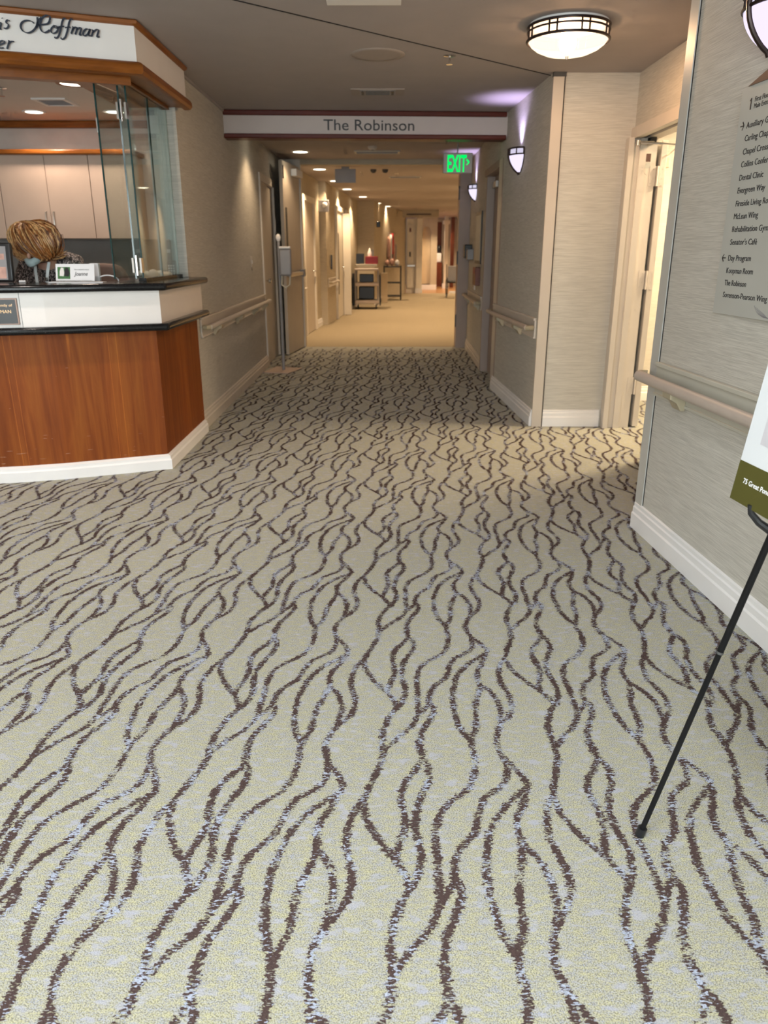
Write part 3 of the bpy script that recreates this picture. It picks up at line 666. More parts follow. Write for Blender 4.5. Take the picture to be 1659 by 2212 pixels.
def person():
    px, py = -2.40, 5.80
    t = thing('person', (px, py, 0), 'seated person with blonde bobbed hair bent forward, patterned blouse and face mask', 'person')
    V = [(px, py + .14, .70), (px, py + .12, .92), (px, py + .06, 1.12), (px, py - .02, 1.29), (px, py - .12, 1.36), (px + .0, py - .24, 1.43), (px + .0, py - .31, 1.39),
         (px - .16, py - .04, 1.30), (px - .225, py - .10, 1.08), (px - .17, py - .36, .96), (px - .10, py - .46, .955),
         (px + .16, py - .04, 1.30), (px + .225, py - .10, 1.08), (px + .17, py - .36, .96), (px + .10, py - .46, .955),
         (px - .11, py + .06, .66), (px - .13, py - .36, .64), (px - .13, py - .38, .10), (px - .13, py - .50, .05),
         (px + .11, py + .06, .66), (px + .13, py - .36, .64), (px + .13, py - .38, .10), (px + .13, py - .50, .05)]
    E_ = [(0, 1), (1, 2), (2, 3), (3, 4), (4, 5), (5, 6), (3, 7), (7, 8), (8, 9), (9, 10), (3, 11), (11, 12), (12, 13), (13, 14), (0, 15), (15, 16), (16, 17), (17, 18), (0, 19), (19, 20), (20, 21), (21, 22)]
    R = [.14, .12, .12, .08, .05, .080, .065, .058, .05, .035, .024, .058, .05, .035, .024, .06, .05, .035, .03, .06, .05, .035, .03]
    body = skin_mesh('body', V, E_, R, 'skin', t)
    for s in (-1, 1):
        hx, hy, hz = px + s * .095, py - .475, .952
        fg = MB(); fg.ball((hx, hy, hz), (.036, .045, .016), 0, 12, 8)
        for i, ln in enumerate((.062, .072, .066, .05)):
            x0 = hx + (i - 1.5) * .019; fg.tube([(x0, hy - .03, hz + .002), (x0, hy - .03 - ln * .5, hz + .010), (x0 - s * .002, hy - .03 - ln * .85, hz - .002), (x0 - s * .003, hy - .03 - ln, hz - .012)], [.0095, .009, .008, .006], 8)
        fg.tube([(hx - s * .028, hy + .008, hz), (hx - s * .045, hy - .02, hz + .002), (hx - s * .046, hy - .048, hz - .004)], [.011, .0105, .008], 8)
        fg.build('hand', 'skin', body, smooth=True)
    MB().ball((px, py - .385, 1.365), (.011, .018, .02), 0, 8, 6).build('nose', 'skin', body, smooth=True)
    for s in (-1, 1):
        MB().ball((px + s * .032, py - .37, 1.392), (.012, .008, .007), 0, 8, 6).build('eye', 'darkgrey', body, smooth=True)
        MB().ball((px + s * .083, py - .26, 1.40), (.008, .02, .03), 0, 8, 6).build('ear', 'skin', body, smooth=True)
    V2 = [V[0], V[1], V[2], (px, py - .03, 1.285), (px, py - .10, 1.345)] + V[7:9] + [V[9], (px - .125, py - .425, .957)] + V[11:13] + [V[13], (px + .125, py - .425, .957)]
    E2 = [(0, 1), (1, 2), (2, 3), (3, 4), (3, 5), (5, 6), (6, 7), (7, 8), (3, 9), (9, 10), (10, 11), (11, 12)]
    R2 = [.185, .185, .205, .165, .085, .092, .078, .058, .045, .092, .078, .058, .045]
    skin_mesh('blouse', V2, E2, R2, 'blouse', t)
    tr = MB(); tr.ball((px, py + .10, .72), (.19, .16, .15), 0, 20, 12)
    for s in (-1, 1):
        tr.tube([(px + s * .09, py + .08, .67), (px + s * .11, py - .10, .665), (px + s * .13, py - .33, .655), (px + s * .13, py - .40, .60), (px + s * .13, py - .40, .35), (px + s * .13, py - .40, .10)], [.105, .10, .082, .075, .062, .058], 16)
    tr.build('trousers', 'darkgrey', t, smooth=True)
    # mask under the bowed chin
    mk = MB(); n = 10
    for j in range(7):
        for i in range(n + 1):
            a = PI * (i / n); r = .052 + .010 * math.sin(PI * j / 6)
            mk.v.append((px - .005 - r * math.cos(a), py - .285 - .085 * math.sin(a) - .01 * math.sin(PI * j / 6), 1.292 + .055 * (j / 6) + .035 * abs(math.cos(a)) ** 2))
    for j in range(6):
        for i in range(n): mk.f.append([j * (n + 1) + i, j * (n + 1) + i + 1, (j + 1) * (n + 1) + i + 1, (j + 1) * (n + 1) + i]); mk.m.append(0)
    mo = mk.build('face_mask', 'mask', t, smooth=True); so = mo.modifiers.new('s', 'SOLIDIFY'); so.thickness = .003
    for xa, xb in ((-.02, -.005), (.078, .038)):
        ly = MB(); A = Vector((px + xa, py - .26, 1.325)); B = Vector((px + xb, py - .27, 1.08)); w = .010
        pts = [A.lerp(B, k / 6) + Vector((0, -.02 * math.sin(PI * k / 6), 0)) for k in range(7)]
        for p in pts: ly.v += [(p.x - w, p.y, p.z), (p.x + w, p.y, p.z), (p.x - w, p.y - .003, p.z), (p.x + w, p.y - .003, p.z)]
        for k in range(6):
            q = 4 * k; ly.f += [[q, q + 1, q + 5, q + 4], [q + 2, q + 6, q + 7, q + 3], [q, q + 4, q + 6, q + 2], [q + 1, q + 3, q + 7, q + 5]]; ly.m += [0] * 4
        ly.build('lanyard', 'lanyard', t)
    MB().disc((px + .055, py - .292), .012, .006, 1.20, 1.225, 12).build('lanyard_clip', 'chrome', t)
    # hair: a base volume under swept locks
    hc = Vector((px + .0, py - .25, 1.455))
    hb = MB(); hb.ball(tuple(hc), (.100, .108, .098), 0, 24, 16)
    hb.ball((hc.x + .04, hc.y - .0, hc.z - .05), (.078, .095, .085), 0, 18, 12); hb.ball((hc.x - .04, hc.y - .0, hc.z - .045), (.078, .095, .075), 0, 18, 12)
    hair = hb.build('hair', ['hair3'], t, smooth=True)
    rnd = random.Random(11); hl = MB()
    crown = Vector((-.05, .01, .118))
    for k in range(1500):
        a = rnd.uniform(0, 2 * PI) if rnd.random() < .35 else rnd.uniform(PI * .95, PI * 2.05)
        side = math.cos(a); front = -math.sin(a)
        # hem point of this lock
        drop = -.125 - .022 * max(0, front) - .02 * rnd.random() - .03 * max(0, side); wide = .128 + .03 * max(0, side) + rnd.uniform(-.012, .03)
        end = Vector((side * wide, -front * .125 - .0, drop * (.86 + .14 * abs(side)) + rnd.uniform(0, .035)))
        u0 = rnd.uniform(0, .55); u1 = min(1, u0 + rnd.uniform(.4, .7)); pts = []
        sw = rnd.uniform(-.02, .02); bul = rnd.uniform(.98, 1.16); fl = rnd.uniform(0, .07) * (1 if abs(side) > .45 else .4)
        for i in range(8):
            u = u0 + (u1 - u0) * i / 7
            p = crown.lerp(end, u); d = p.normalized() if p.length > 1e-4 else Vector((0, 0, 1))
            rad = 1 / math.sqrt((d.x / (.130 if d.x > 0 else .120)) ** 2 + (d.y / .125) ** 2 + (d.z / (.118 if d.z > 0 else .150)) ** 2) * (1 + .09 * math.sin(7 * a + 2.2) * math.sin(3 * u + a) + .05 * math.sin(11 * a + 5 * u))
            p = d * rad * bul
            p.x += sw * 1.6 * math.sin(u * 5 + a * 3) + .022 * math.sin(u * 8 + 4 * a)
            if u > .78: p += Vector((side, 0, .45)) * fl * (u - .78) / .22
            pts.append(hc + p)
        r0 = rnd.uniform(.0022, .0046)
        tone = rnd.choice([0, 0, 0, 1]) if (side < -.1 or rnd.random() < .25) else rnd.choice([0, 1, 1, 1, 2, 2])
        hl.tube(pts, [r0 * .5, r0, r0 * 1.1, r0 * 1.1, r0, r0 * .8, r0 * .5, r0 * .12], 5, tone, caps=False)
    hl.build('hair_locks', ['hair1', 'hair2', 'hair3'], hair, smooth=True)
    # the stool seat that carries the person
    s = thing('office_stool', (px, py + .1, 0), 'office seat under the person behind the desk', 'stool')
    MB().disc((px, py + .08), .22, .22, .50, .575, 28).build('seat', 'chair', s, smooth=True, bevel=.02)
    MB().tube([(px, py + .08, .03), (px, py + .08, .50)], .028, 12).build('column', 'black', s, smooth=True)
    MB().disc((px, py + .04), .2, .2, .0, .03, 28).build('foot', 'black', s, bevel=.008)
person()

# ================================================================== HEADER WITH THE WING NAME
h0 = Vector((-1.49, 7.84)); h1 = Vector((1.175, 7.965)); hd = (h1 - h0).normalized()
hF = Fr((h0.x, h0.y, 0), (hd.x, hd.y, 0), (hd.y, -hd.x, 0)); HL = (h1 - h0).length
hdr = struct(MB().fbox(hF, (0, -.14, 2.405), (HL, 0, CZ)).build('beam_header', 'headerpaint'))
MB().fbox(hF, (0, -.15, 2.392), (HL - .02, .028, 2.432)).build('lower_moulding', 'mahogany', hdr, smooth=True, bevel=.008, bseg=3)
MB().fbox(hF, (0, -.01, 2.586), (HL - .02, .028, CZ - .001)).build('upper_moulding', 'mahogany', hdr, smooth=True, bevel=.008, bseg=3)
tm = MB(); text_mb(tm, hF, 'The Robinson', .925, 2.4665, .132, .0005, .002, .85, bold=.006); tm.build('lettering', 'letter', hdr)

# ================================================================== HANDRAILS
def handrail(p0, p1, side, label, zc=.815, brk=(), cap0=True, cap1=True, ext0=0., ext1=0., pm='plate', rm='railp', bm='railo', r=.021, off=.078):
    p0 = Vector(p0); p1 = Vector(p1); d = (p1 - p0).normalized(); L = (p1 - p0).length; n = Vector((-d.y, d.x)) * side
    F = Fr((p0.x, p0.y, 0), (d.x, d.y, 0), (n.x, n.y, 0))
    t = thing('handrail', (p0.x, p0.y, zc), label, 'handrail', 'wall handrails')
    pl = MB(); pl.fbox(F, (0, .001, zc - .082), (L, .016, zc + .072)); pl.fbox(F, (0, .001, zc + .056), (L, .026, zc + .076)); pl.fbox(F, (0, .001, zc - .086), (L, .022, zc - .072))
    pl.build('back_plate', pm, t, bevel=.003)
    pts = []
    if cap0: pts += [(-ext0, .03, zc), (-ext0 - .012, off * .75, zc), (-ext0 + .012, off, zc)]
    else: pts += [(0, off, zc)]
    pts2 = []
    if cap1: pts2 += [(L + ext1 - .012, off, zc), (L + ext1 + .012, off * .75, zc), (L + ext1, .03, zc)]
    else: pts2 += [(L, off, zc)]
    a = pts[-1]; b = pts2[0]
    MB().tube([F.p(*a), F.p(*b)], r, 16).build('rail', rm, t, smooth=True)
    for P_ in ((pts, cap0), (pts2, cap1)):
        if P_[1]: MB().tube([F.p(*q) for q in P_[0]], r * .98, 14).build('end_cap', bm, t, smooth=True)
    for x in brk:
        prof = [(.016, zc - .098), (.016, zc - .02), (off - .02, zc - .012), (off + .014, zc - .016), (off + .012, zc - .045), (.058, zc - .062), (.036, zc - .098)]
        vs = [F.p(x - .045, y, z) for y, z in prof] + [F.p(x + .045, y, z) for y, z in prof]; k = len(prof)
        MB().add(vs, [tuple(range(k)), tuple(range(k, 2 * k))] + [(i, (i + 1) % k, (i + 1) % k + k, i + k) for i in range(k)]).build('bracket', bm, t, bevel=.004)
    return t
handrail((-1.49, 6.30), (-1.49, 9.78), -1, 'tan handrail on the left wall beyond the reception desk', .812, (.45, 1.5, 2.5, 3.2), pm='cream', rm='cream')
handrail((1.2395, 6.33), (1.156, 8.17), 1, 'short handrail on the right wall below the first wall light', .805, (.5, 1.3), pm='cream', rm='railp')
handrail((1.206, 9.65), (1.243, 11.60), 1, 'short handrail on the right wall under the picture and second wall light', .79, (.2, 1.6), pm='cream', rm='railp')

# ================================================================== RIGHT SIDE
wd_ = Vector((.064, -1)).normalized(); NW0 = Vector((1.335, 3.96)) + wd_ * .125
wn = Vector((wd_.y, -wd_.x)); wn = wn if wn.x < 0 else -wn     # towards the lobby
nwF = Fr((1.335, 3.96, 0), (wd_.x, wd_.y, 0), (wn.x, wn.y, 0))   # s along the wall towards the camera
def wp(s, o=0): v = Vector((1.335, 3.96)) + wd_ * s + wn * o; return (v.x, v.y)
struct(MB().prism([wp(.125), wp(7.55), wp(7.55, -.16), wp(.125, -.16)], 0, CZ).build('wall_right', 'paper'))
baseboard('baseboard_right', wp(.125), wp(7.5), -1 if True else 1)
struct(MB().fbox(nwF, (.118, -.165, .0), (.205, .006, CZ - .001)).build('trim_6', 'guard2'))
struct(MB().fbox(nwF, (.205, -.002, .142), (.214, .0012, CZ - .002)).build('trim_7', 'gap'))
handrail(wp(.222), wp(6.6), -1, 'long pinkish handrail on the near right wall with tan brackets', .812, (.31, 1.5, 2.7, 3.9, 5.1), ext0=.07, r=.026)
# splayed wall with its end trim
wall_seg('wall_right', (1.241, 6.292), (1.153, 8.233), -1, .12, 0, CZ)
struct(MB().box((1.238, 6.268, 0), (1.318, 6.292, CZ - .001)).build('trim_8', 'guard'))
struct(MB().box((1.318, 6.272, 0), (1.327, 6.294, CZ - .001)).build('trim_9', 'gap'))
struct(MB().box((1.236, 6.262, CZ - .03), (1.33, 6.300, CZ)).build('trim_10', 'darkgrey'))
baseboard('baseboard_right', (1.2405, 6.294), (1.157, 8.14), 1)
# door recess in the right wall
struct(MB().prism([(1.16, 8.05), (1.153, 8.24), (1.30, 8.24), (1.30, 8.05)], 0, 2.25).build('trim_11', 'frametan'))
struct(MB().prism([(1.158, 8.10), (1.146, 8.245), (1.166, 8.245), (1.178, 8.10)], 0, 2.25).build('trim_12', 'guard'))
d2 = struct(MB().box((1.262, 8.25, .005), (1.305, 9.38, 2.19)).build('door_2', 'frametan'))
MB().box((1.225, 9.05, 2.06), (1.262, 9.33, 2.13)).build('door_closer', 'metal', d2, bevel=.006)
MB().tube([(1.262, 8.42, 1.02), (1.225, 8.42, 1.02), (1.225, 8.53, 1.02)], .010, 10).build('door_handle', 'metal', d2, smooth=True)
MB().box((1.256, 8.39, .95), (1.263, 8.45, 1.22)).build('lock_plate', 'metal', d2)
struct(MB().box((1.15, 8.24, 2.19), (1.31, 9.42, 2.26)).build('trim_13', 'frametan'))
struct(MB().box((1.175, 9.38, 0), (1.31, 9.44, 2.26)).build('trim_14', 'frametan'))
struct(MB().box((1.17, 8.20, 2.26), (1.32, 9.44, CZ)).build('wall_right_above_door', 'paper'))
wall_seg('wall_right', (1.2, 9.44), (1.245, 11.76), -1, .12, 0, CZ)
baseboard('baseboard_right', (1.2, 9.45), (1.245, 11.75), 1, 'cream')
# alcove wall facing the camera
struct(MB().box((1.327, 6.29, 0), (2.04, 7.47, CZ)).build('wall_alcove_back', 'paper'))
baseboard('baseboard_alcove', (1.327, 6.29), (1.80, 6.29), -1)
# wall with the doorway (runs nearly along the view)
struct(MB().prism([(1.874, 6.29), (1.874, 5.20), (1.93, 4.6), (2.05, 3.0), (2.20, 3.0), (2.10, 4.6), (2.04, 5.20), (2.04, 6.29)], 2.24, CZ).build('wall_alcove_right', 'paper'))
struct(MB().prism([(1.876, 5.20), (1.93, 4.6), (2.05, 3.0), (2.20, 3.0), (2.10, 4.6), (2.04, 5.20)], 0, 2.24).build('wall_alcove_right', 'paper'))
wall_seg('wall_alcove_front', (2.15, 3.0), (1.55, 3.0), 1, .1, 0, CZ)
# steel door frame: stepped profile, jambs and head
fr = struct(MB().prism([(1.815, 6.20), (1.855, 6.20), (1.855, 6.235), (1.905, 6.235), (1.905, 6.215), (1.955, 6.215), (1.955, 6.24), (2.04, 6.24), (2.04, 6.289), (1.815, 6.289)], 0, 2.19).build('door_frame_3', 'cream'))
fr2 = MB(); fr2.box((1.85, 5.15, 2.185), (1.90, 6.289, 2.262)); fr2.box((1.90, 5.15, 2.205), (1.955, 6.289, 2.262)); fr2.box((1.955, 5.15, 2.188), (2.05, 6.289, 2.262)); fr2.build('frame_head', 'cream', fr)
MB().box((1.85, 5.12, 0), (2.05, 5.20, 2.24)).build('frame_jamb', 'cream', fr)
MB().box((1.962, 6.15, 2.145), (2.0, 6.239, 2.187)).build('latch_block', 'black', fr)
lb = MB(); lb.box((1.962, 6.2385, 2.03), (1.998, 6.2402, 2.085)); lb.build('label_sticker', 'signdark', fr)
MB().box((1.962, 6.2385, 1.985), (1.998, 6.2402, 2.025)).build('label_sticker', 'signplate', fr)
d3 = struct(MB().box((2.072, 6.235, .012), (2.118, 7.15, 2.175)).build('door_3', 'cream', None, bevel=.002))
for z in (1.93, 1.18, .35):
    h = MB(); h.box((2.0, 6.2375, z - .07), (2.048, 6.2405, z + .07)); h.box((2.07, 6.2325, z - .07), (2.108, 6.2355, z + .07)); h.tube([(2.057, 6.228, z - .07), (2.057, 6.228, z + .07)], .008, 10)
    h.build('hinge', 'cream', d3)
    q = MB()
    for i in range(4):
        for x in (2.012 + .014 * (i % 2), 2.082 + .014 * (i % 2)): q.ball((x, 6.2365 if x < 2.05 else 6.232, z - .05 + .033 * i), .0025, 0, 6, 4)
    q.build('hinge_screws', 'metal', d3)
MB().box((2.118, 6.34, 2.0), (2.18, 6.62, 2.075)).build('door_closer', 'laminate_pink', d3, bevel=.004)
am = MB(); am.tube([(1.885, 6.14, 2.147), (2.03, 6.08, 2.135)], .008, 8); am.tube([(2.03, 6.08, 2.135), (2.125, 6.06, 2.125)], .0055, 8); am.tube([(1.865, 6.15, 2.13), (1.865, 6.15, 2.165)], .016, 12)
am.tube([(2.128, 6.06, 2.105), (2.128, 6.06, 2.133)], .014, 12); am.tube([(2.128, 6.06, 2.11), (2.14, 6.36, 2.07)], .005, 8); am.box((1.87, 6.14, 2.148), (1.98, 6.24, 2.158)); am.build('closer_arm', 'metal', d3, smooth=True)
# room behind the door
wall_seg('wall_side_room_back', (2.04, 7.45), (4.1, 7.45), 1, .1, 0, CZ, 'paper')
wall_seg('wall_side_room_right', (4.1, 7.5), (4.1, 4.4), 1, .1, 0, CZ, 'paper')
wall_seg('wall_side_room_front', (4.1, 4.4), (2.05, 4.4), 1, .1, 0, CZ, 'paper')
baseboard('baseboard_side_room', (2.12, 7.45), (4.1, 7.45), -1)

# ---- easel with poster
es = thing('easel', (.70, 1.5, 0), 'black metal easel leaning beside the right wall, holding the white poster', 'easel')
T = Vector((.955, 1.458, 1.50)); F1 = Vector((.647, 1.55, .004))
def leg(a, b, nm='leg'):
    l = MB().tube([a, a.lerp(b, .36), a.lerp(b, .361), a.lerp(b, .72), a.lerp(b, .721), b], [.0065, .0065, .0075, .0075, .0085, .0085], 14).build(nm, 'blackmetal', es, smooth=True)
    d = (b - a).normalized(); MB().tube([a - d * .002, a + d * .022], .0115, 14).build('rubber_foot', 'black', l, smooth=True)
    for f in (.36, .72): MB().tube([a.lerp(b, f) - d * .003, a.lerp(b, f) + d * .003], .0084, 12).build('joint_ring', 'darkgrey', l, smooth=True)
    return l
l1 = leg(F1, T); leg(Vector((.80, .84, .004)), T + Vector((.0, -.03, 0))); leg(Vector((1.32, 1.18, .004)), T + Vector((.02, -.015, 0)))
MB().ball(tuple(T + Vector((.0, -.015, .0))), .028).build('head_joint', 'black', es, smooth=True)
MB().tube([tuple(T + Vector((0, -.015, 0))), tuple(T + Vector((.03, -.018, .22)))], .008, 10).build('top_post', 'blackmetal', es, smooth=True)
def hookat(p):
    q = Vector(p); h = MB().tube([q + Vector((.045, 0, -.068)), q + Vector((.018, .002, -.038)), q + Vector((-.012, .012, -.018)), q + Vector((-.030, .016, .002)), q + Vector((-.034, .016, .020))], [.011, .010, .008, .007, .006], 10)
    return h.build('hook', 'black', es, smooth=True)
hookat((.808, 1.505, .872)); hookat((.87, .96, .872))
po = thing('poster_board', (.79, 1.3, .88), 'white poster board with olive bottom band resting on the black easel', 'poster')
pz = Vector((.115, -.015, 1)).normalized(); pxv = Vector((.10, -1, 0)).normalized(); pyv = pz.cross(pxv); pyv = pyv if pyv.x < 0 else -pyv
qF = Fr((.766, 1.60, .883), pxv, pyv, pz)
PW, PH = .61, .86
MB().fbox(qF, (0, -.006, 0), (PW, 0, PH)).build('board', 'posterwhite', po)
MB().fbox(qF, (0, 0, 0), (PW, .0006, .088)).build('olive_band', 'posterolive', po)
MB().fbox(qF, (.052, 0, .135), (PW - .05, .0006, PH - .06)).build('grey_panel', 'postergrey', po)
tm = MB(); text_mb(tm, qF, '75 Great Pond Road Simsbury', .031, .0445, .0155, .0007, .0004, .20, bold=.01); tm.build('lettering', 'paperwhite', po)
for i, (s_, x) in enumerate((('app', .105), ('Th', .105))): text_mb(MB(), qF, s_, x, .228 - .043 * i, .024, .0007, .0004).build('lettering', 'grey', po)

# ---- directory sign on the near right wall
ds = thing('directory_sign', wp(.98, .01) + (1.5,), 'pale wall directory sign listing rooms with arrows, on the near right wall', 'sign')
S0, S1, Z0, Z1 = .703, 1.36, 1.157, 1.982
MB().fbox(nwF, (S0, .001, Z0), (S1, .013, Z1)).build('panel', 'signplate', ds, bevel=.001)
arc = [(S0 + .045, Z1)] + [(S0 + .045 + (S1 - S0 - .045) * k / 12, Z1 + .10 * math.sin(PI * min(1, k / 24 + .0) )) for k in range(1, 13)] + [(S1, Z1)]
MB().fprism(nwF, arc, .001, .017).build('header_shape', 'signdark', ds)
tm = MB(); y = .0131
tm.ribbon(nwF, [(.7815, 1.938), (.7815, 1.918), (.7815, 1.899)], .0075, y, y + .001); tm.ribbon(nwF, [(.7815, 1.937), (.777, 1.933), (.772, 1.929)], .006, y, y + .001)
text_mb(tm, nwF, 'First Floor', .806, 1.9215, .024, y, .001, .105); text_mb(tm, nwF, 'Main Entrance', .806, 1.899, .024, y, .001, .135)
rows = [('Auxiliary Gift Shop', 1.8365, .26), ('Carling Chapel', 1.7920, .19), ('Chapel Crossing', 1.7455, .215), ('Collins Conference Room', 1.701, .34), ('Dental Clinic', 1.6545, .172),
        ('Evergreen Way', 1.609, .198), ('Fireside Living Room', 1.5620, .275), ('McLean Wing', 1.5160, .178), ('Rehabilitation Gym', 1.4690, .262), ("Senator's Caf\u00e9", 1.4215, .2005),
        ('Day Program', 1.3620, .173), ('Koopman Room', 1.3150, .202), ('The Robinson', 1.2684, .168), ('Sorenson-Pearson Wing', 1.2225, .329)]
for s_, z, w in rows: text_mb(tm, nwF, s_, .7708, z, .0305, y, .001, w)
tm.build('lettering', 'letter', ds)
for x0, z, sg in ((.738, 1.8487, 1), (.738, 1.3725, -1)):
    aw = MB(); x1 = x0; aw.fbox(nwF, (x1 - .014, y, z - .0018), (x1 + .014, y + .001, z + .0018))
    for q in (1, -1):
        a = (x1 + sg * .014, z); b = (x1 + sg * .002, z + q * .014)
        aw.ribbon(nwF, [a, ((a[0] + b[0]) / 2, (a[1] + b[1]) / 2), b], .0052, y, y + .001)
    aw.build('arrow', 'letter', ds)
sw = MB()
for k in range(7): sw.ribbon(nwF, [(1.02 + .012 * k, 1.205 - .004 * k), (1.05 + .012 * k, 1.18 - .002 * k), (1.10 + .01 * k, 1.166)], .0022, y, y + .0006)
sw.build('grass_emblem', 'grey', ds)

# ---- wall sconces
def sconce(F, zt, label, H_=.19, R_=.145, D_=.10, pw=6, pale=False):
    t = thing('wall_sconce', F.p(0, 0, zt), label, 'wall light', 'wall sconces')
    def prof(k):  # k 0..1 from the top down
        return R_ * (1.0 if k < .22 else max(.06, math.cos((k - .22) / .78 * PI / 2 * .97) ** .72))
    def shell(k0, k1, grow, nm, mat, n=10):
        mb = MB(); seg = 18
        for i in range(n + 1):
            k = k0 + (k1 - k0) * i / n; r = prof(k) + grow
            for j in range(seg + 1):
                a = PI * j / seg; mb.v.append(F.p(r * math.cos(a), .006 + r * math.sin(a) * D_ / R_, zt - H_ * k))
        for i in range(n):
            for j in range(seg): q = i * (seg + 1) + j; mb.f.append([q, q + 1, q + seg + 2, q + seg + 1]); mb.m.append(0)
        return mb.build(nm, mat, t, smooth=True)
    shell(.04, .24, 0, 'glass_band', 'sconceglow2', 3); shell(.24, .97, 0, 'glass_bowl', 'sconceglow')
    def arcpts(k, g=.004, n=20): r = prof(k) + g; return [F.p(r * math.cos(PI * j / n), .006 + r * math.sin(PI * j / n) * D_ / R_, zt - H_ * k) for j in range(n + 1)]
    MB().tube(arcpts(0.0), .0075, 8).build('top_ring', 'bronze', t, smooth=True)
    MB().tube(arcpts(.26), .0065, 8).build('lower_ring', 'bronze', t, smooth=True)
    for a in (PI * .42, PI * .58, PI * .2, PI * .8, .04, PI - .04):
        r = R_ + .004; x = r * math.cos(a); yy = .006 + r * math.sin(a) * D_ / R_
        MB().tube([F.p(x, yy, zt), F.p(x, yy, zt - H_ * .26)], .0055, 8).build('band_bar', 'bronze', t, smooth=True)
    st = [F.p(0, .006 + (prof(k) + .005) * D_ / R_, zt - H_ * k) for k in [0, .1, .22, .34, .46, .58, .7, .8, .88, .94, 1.0]] + [F.p(0, .012, zt - H_ * 1.08)]
    MB().tube(st, .0105, 10).build('centre_strap', 'bronze', t, smooth=True)
    bp_ = MB(); po_ = [(-(prof(k) + .008), zt - H_ * k) for k in [i / 10 for i in range(11)]] + [(prof(k) + .008, zt - H_ * k) for k in [1 - i / 10 for i in range(11)]] + []
    bp_.fprism(F, po_ , .0, .008); bp_.build('wall_plate', 'bronze', t)
    return t
scn = [(wp(.86), (wd_.x, wd_.y, 0), (wn.x, wn.y, 0), 2.262, 'large dark-framed wall sconce above the directory, cut by the right picture edge', 9),
       ((1.196, 7.28), (-.045, 1, 0), (-1, -.045, 0), 2.235, 'glowing wall sconce on the right wall just before the wing header', 9),
       ((1.236, 11.0), (.02, 1, 0), (-1, .02, 0), 2.225, 'smaller-looking wall sconce farther along the right wall, right of the exit sign', 8)]
for p, xd, yd, z, lab, pw in scn:
    F = Fr((p[0], p[1], 0), xd, yd); sconce(F, z, lab)
    l = bpy.data.lights.new('sconce_light', 'SPOT'); l.energy = pw * 1.6; l.color = (.66, .56, 1.0); l.spot_size = math.radians(105); l.spot_blend = .8; l.shadow_soft_size = .035
    o = bpy.data.objects.new('sconce_light', l); C.objects.link(o); o.location = F.p(0, .065, z + .012); o.rotation_euler = (PI, 0, 0)

# ---- exit sign
ex = thing('exit_sign', (.76, 8.6, 2.25), 'hanging sign with glowing green EXIT letters and arrow', 'exit sign')
MB().box((.612, 8.59, 2.158), (.915, 8.635, 2.352)).build('housing', 'grey', ex, bevel=.006)
MB().tube([(.76, 8.61, 2.35), (.76, 8.61, CZ)], .006, 8).build('stem', 'grey', ex, smooth=True)
MB().disc((.76, 8.61), .05, .05, CZ - .02, CZ - .001, 20).build('canopy', 'grey', ex)
xF = Fr((.612, 8.589, 0), (1, 0, 0), (0, -1, 0))
tm = MB(); text_mb(tm, xF, 'EXIT', .038, 2.176, .220, .0005, .002, .198, bold=.028)
tm.build('letters', 'exit', ex)
ar_ = MB(); ar_.ribbon(xF, [(.240, 2.288), (.262, 2.262), (.240, 2.236)], .02, .0005, .003); ar_.build('arrow', 'exit', ex)

# ---- near ceiling lamp
LX, LY = 1.06, 5.02
cl = thing('ceiling_lamp', (LX, LY, CZ), 'large round glowing glass bowl ceiling lamp with dark metal band', 'ceiling lamp')
MB().disc((LX, LY), .225, .225, CZ - .02, CZ - .001, 48).build('canopy', 'white', cl)
MB().lathe((LX, LY, CZ), [(.226, -.02), (.226, -.088)], 64).build('glass_band', 'lampglow2', cl, smooth=True)
MB().lathe((LX, LY, CZ), [(.225, -.088), (.21, -.108), (.18, -.130), (.13, -.151), (.07, -.164), (0, -.168)], 64).build('glass_bowl', 'lampglow', cl, smooth=True)
for nm, z, r in (('top_ring', -.020, .0075), ('middle_ring', -.044, .0055), ('lower_ring', -.088, .0085)):
    MB().tube([(LX + .231 * math.cos(2 * PI * k / 64), LY + .231 * math.sin(2 * PI * k / 64), CZ + z) for k in range(65)], r, 8).build(nm, 'bronze', cl, smooth=True)
for k in range(8):
    for dlt in (-.10, .10):
        a = 2 * PI * k / 8 + dlt + .2; x, y_ = LX + .231 * math.cos(a), LY + .231 * math.sin(a)
        MB().tube([(x, y_, CZ - .02), (x, y_, CZ - .09)], .0058, 8).build('band_bar', 'bronze', cl, smooth=True)
MB().tube([(LX, LY, CZ - .165), (LX, LY, CZ - .182)], [.010, .006], 12).build('finial', 'metal', cl, smooth=True)

# ---- other things on the near ceiling
spk = thing('ceiling_speaker', (-.043, 5.75, CZ), 'round flat cream speaker grille in the near ceiling', 'speaker')
MB().lathe((-.043, 5.75, CZ), [(.145, -.006), (.172, -.006), (.182, 0)], 48).build('rim', 'speakertan', spk, smooth=True)
MB().disc((-.043, 5.75), .145, .145, CZ - .005, CZ - .001, 40).build('grille', 'speakertan', spk)
sprinkler(.437, 5.78, CZ, 'chrome sprinkler head beside the round speaker in the near ceiling')
v1 = thing('ceiling_vent', (-.053, 7.0, CZ), 'rectangular ceiling vent just before the wing header', 'vent', 'corridor ceiling vents')
fr_ = MB(); fr_.box((-.27, 6.87, CZ - .006), (.165, 7.13, CZ)); fr_.build('frame', 'speakertan', v1, bevel=.002)
MB().box((-.20, 6.90, CZ - .008), (.095, 7.10, CZ - .006)).build('duct', 'grey', v1)
s_ = MB()
for i in range(4): s_.box((-.15, 6.925 + .045 * i, CZ - .011), (.045, 6.935 + .045 * i, CZ - .007))
s_.build('slats', 'darkgrey', v1)
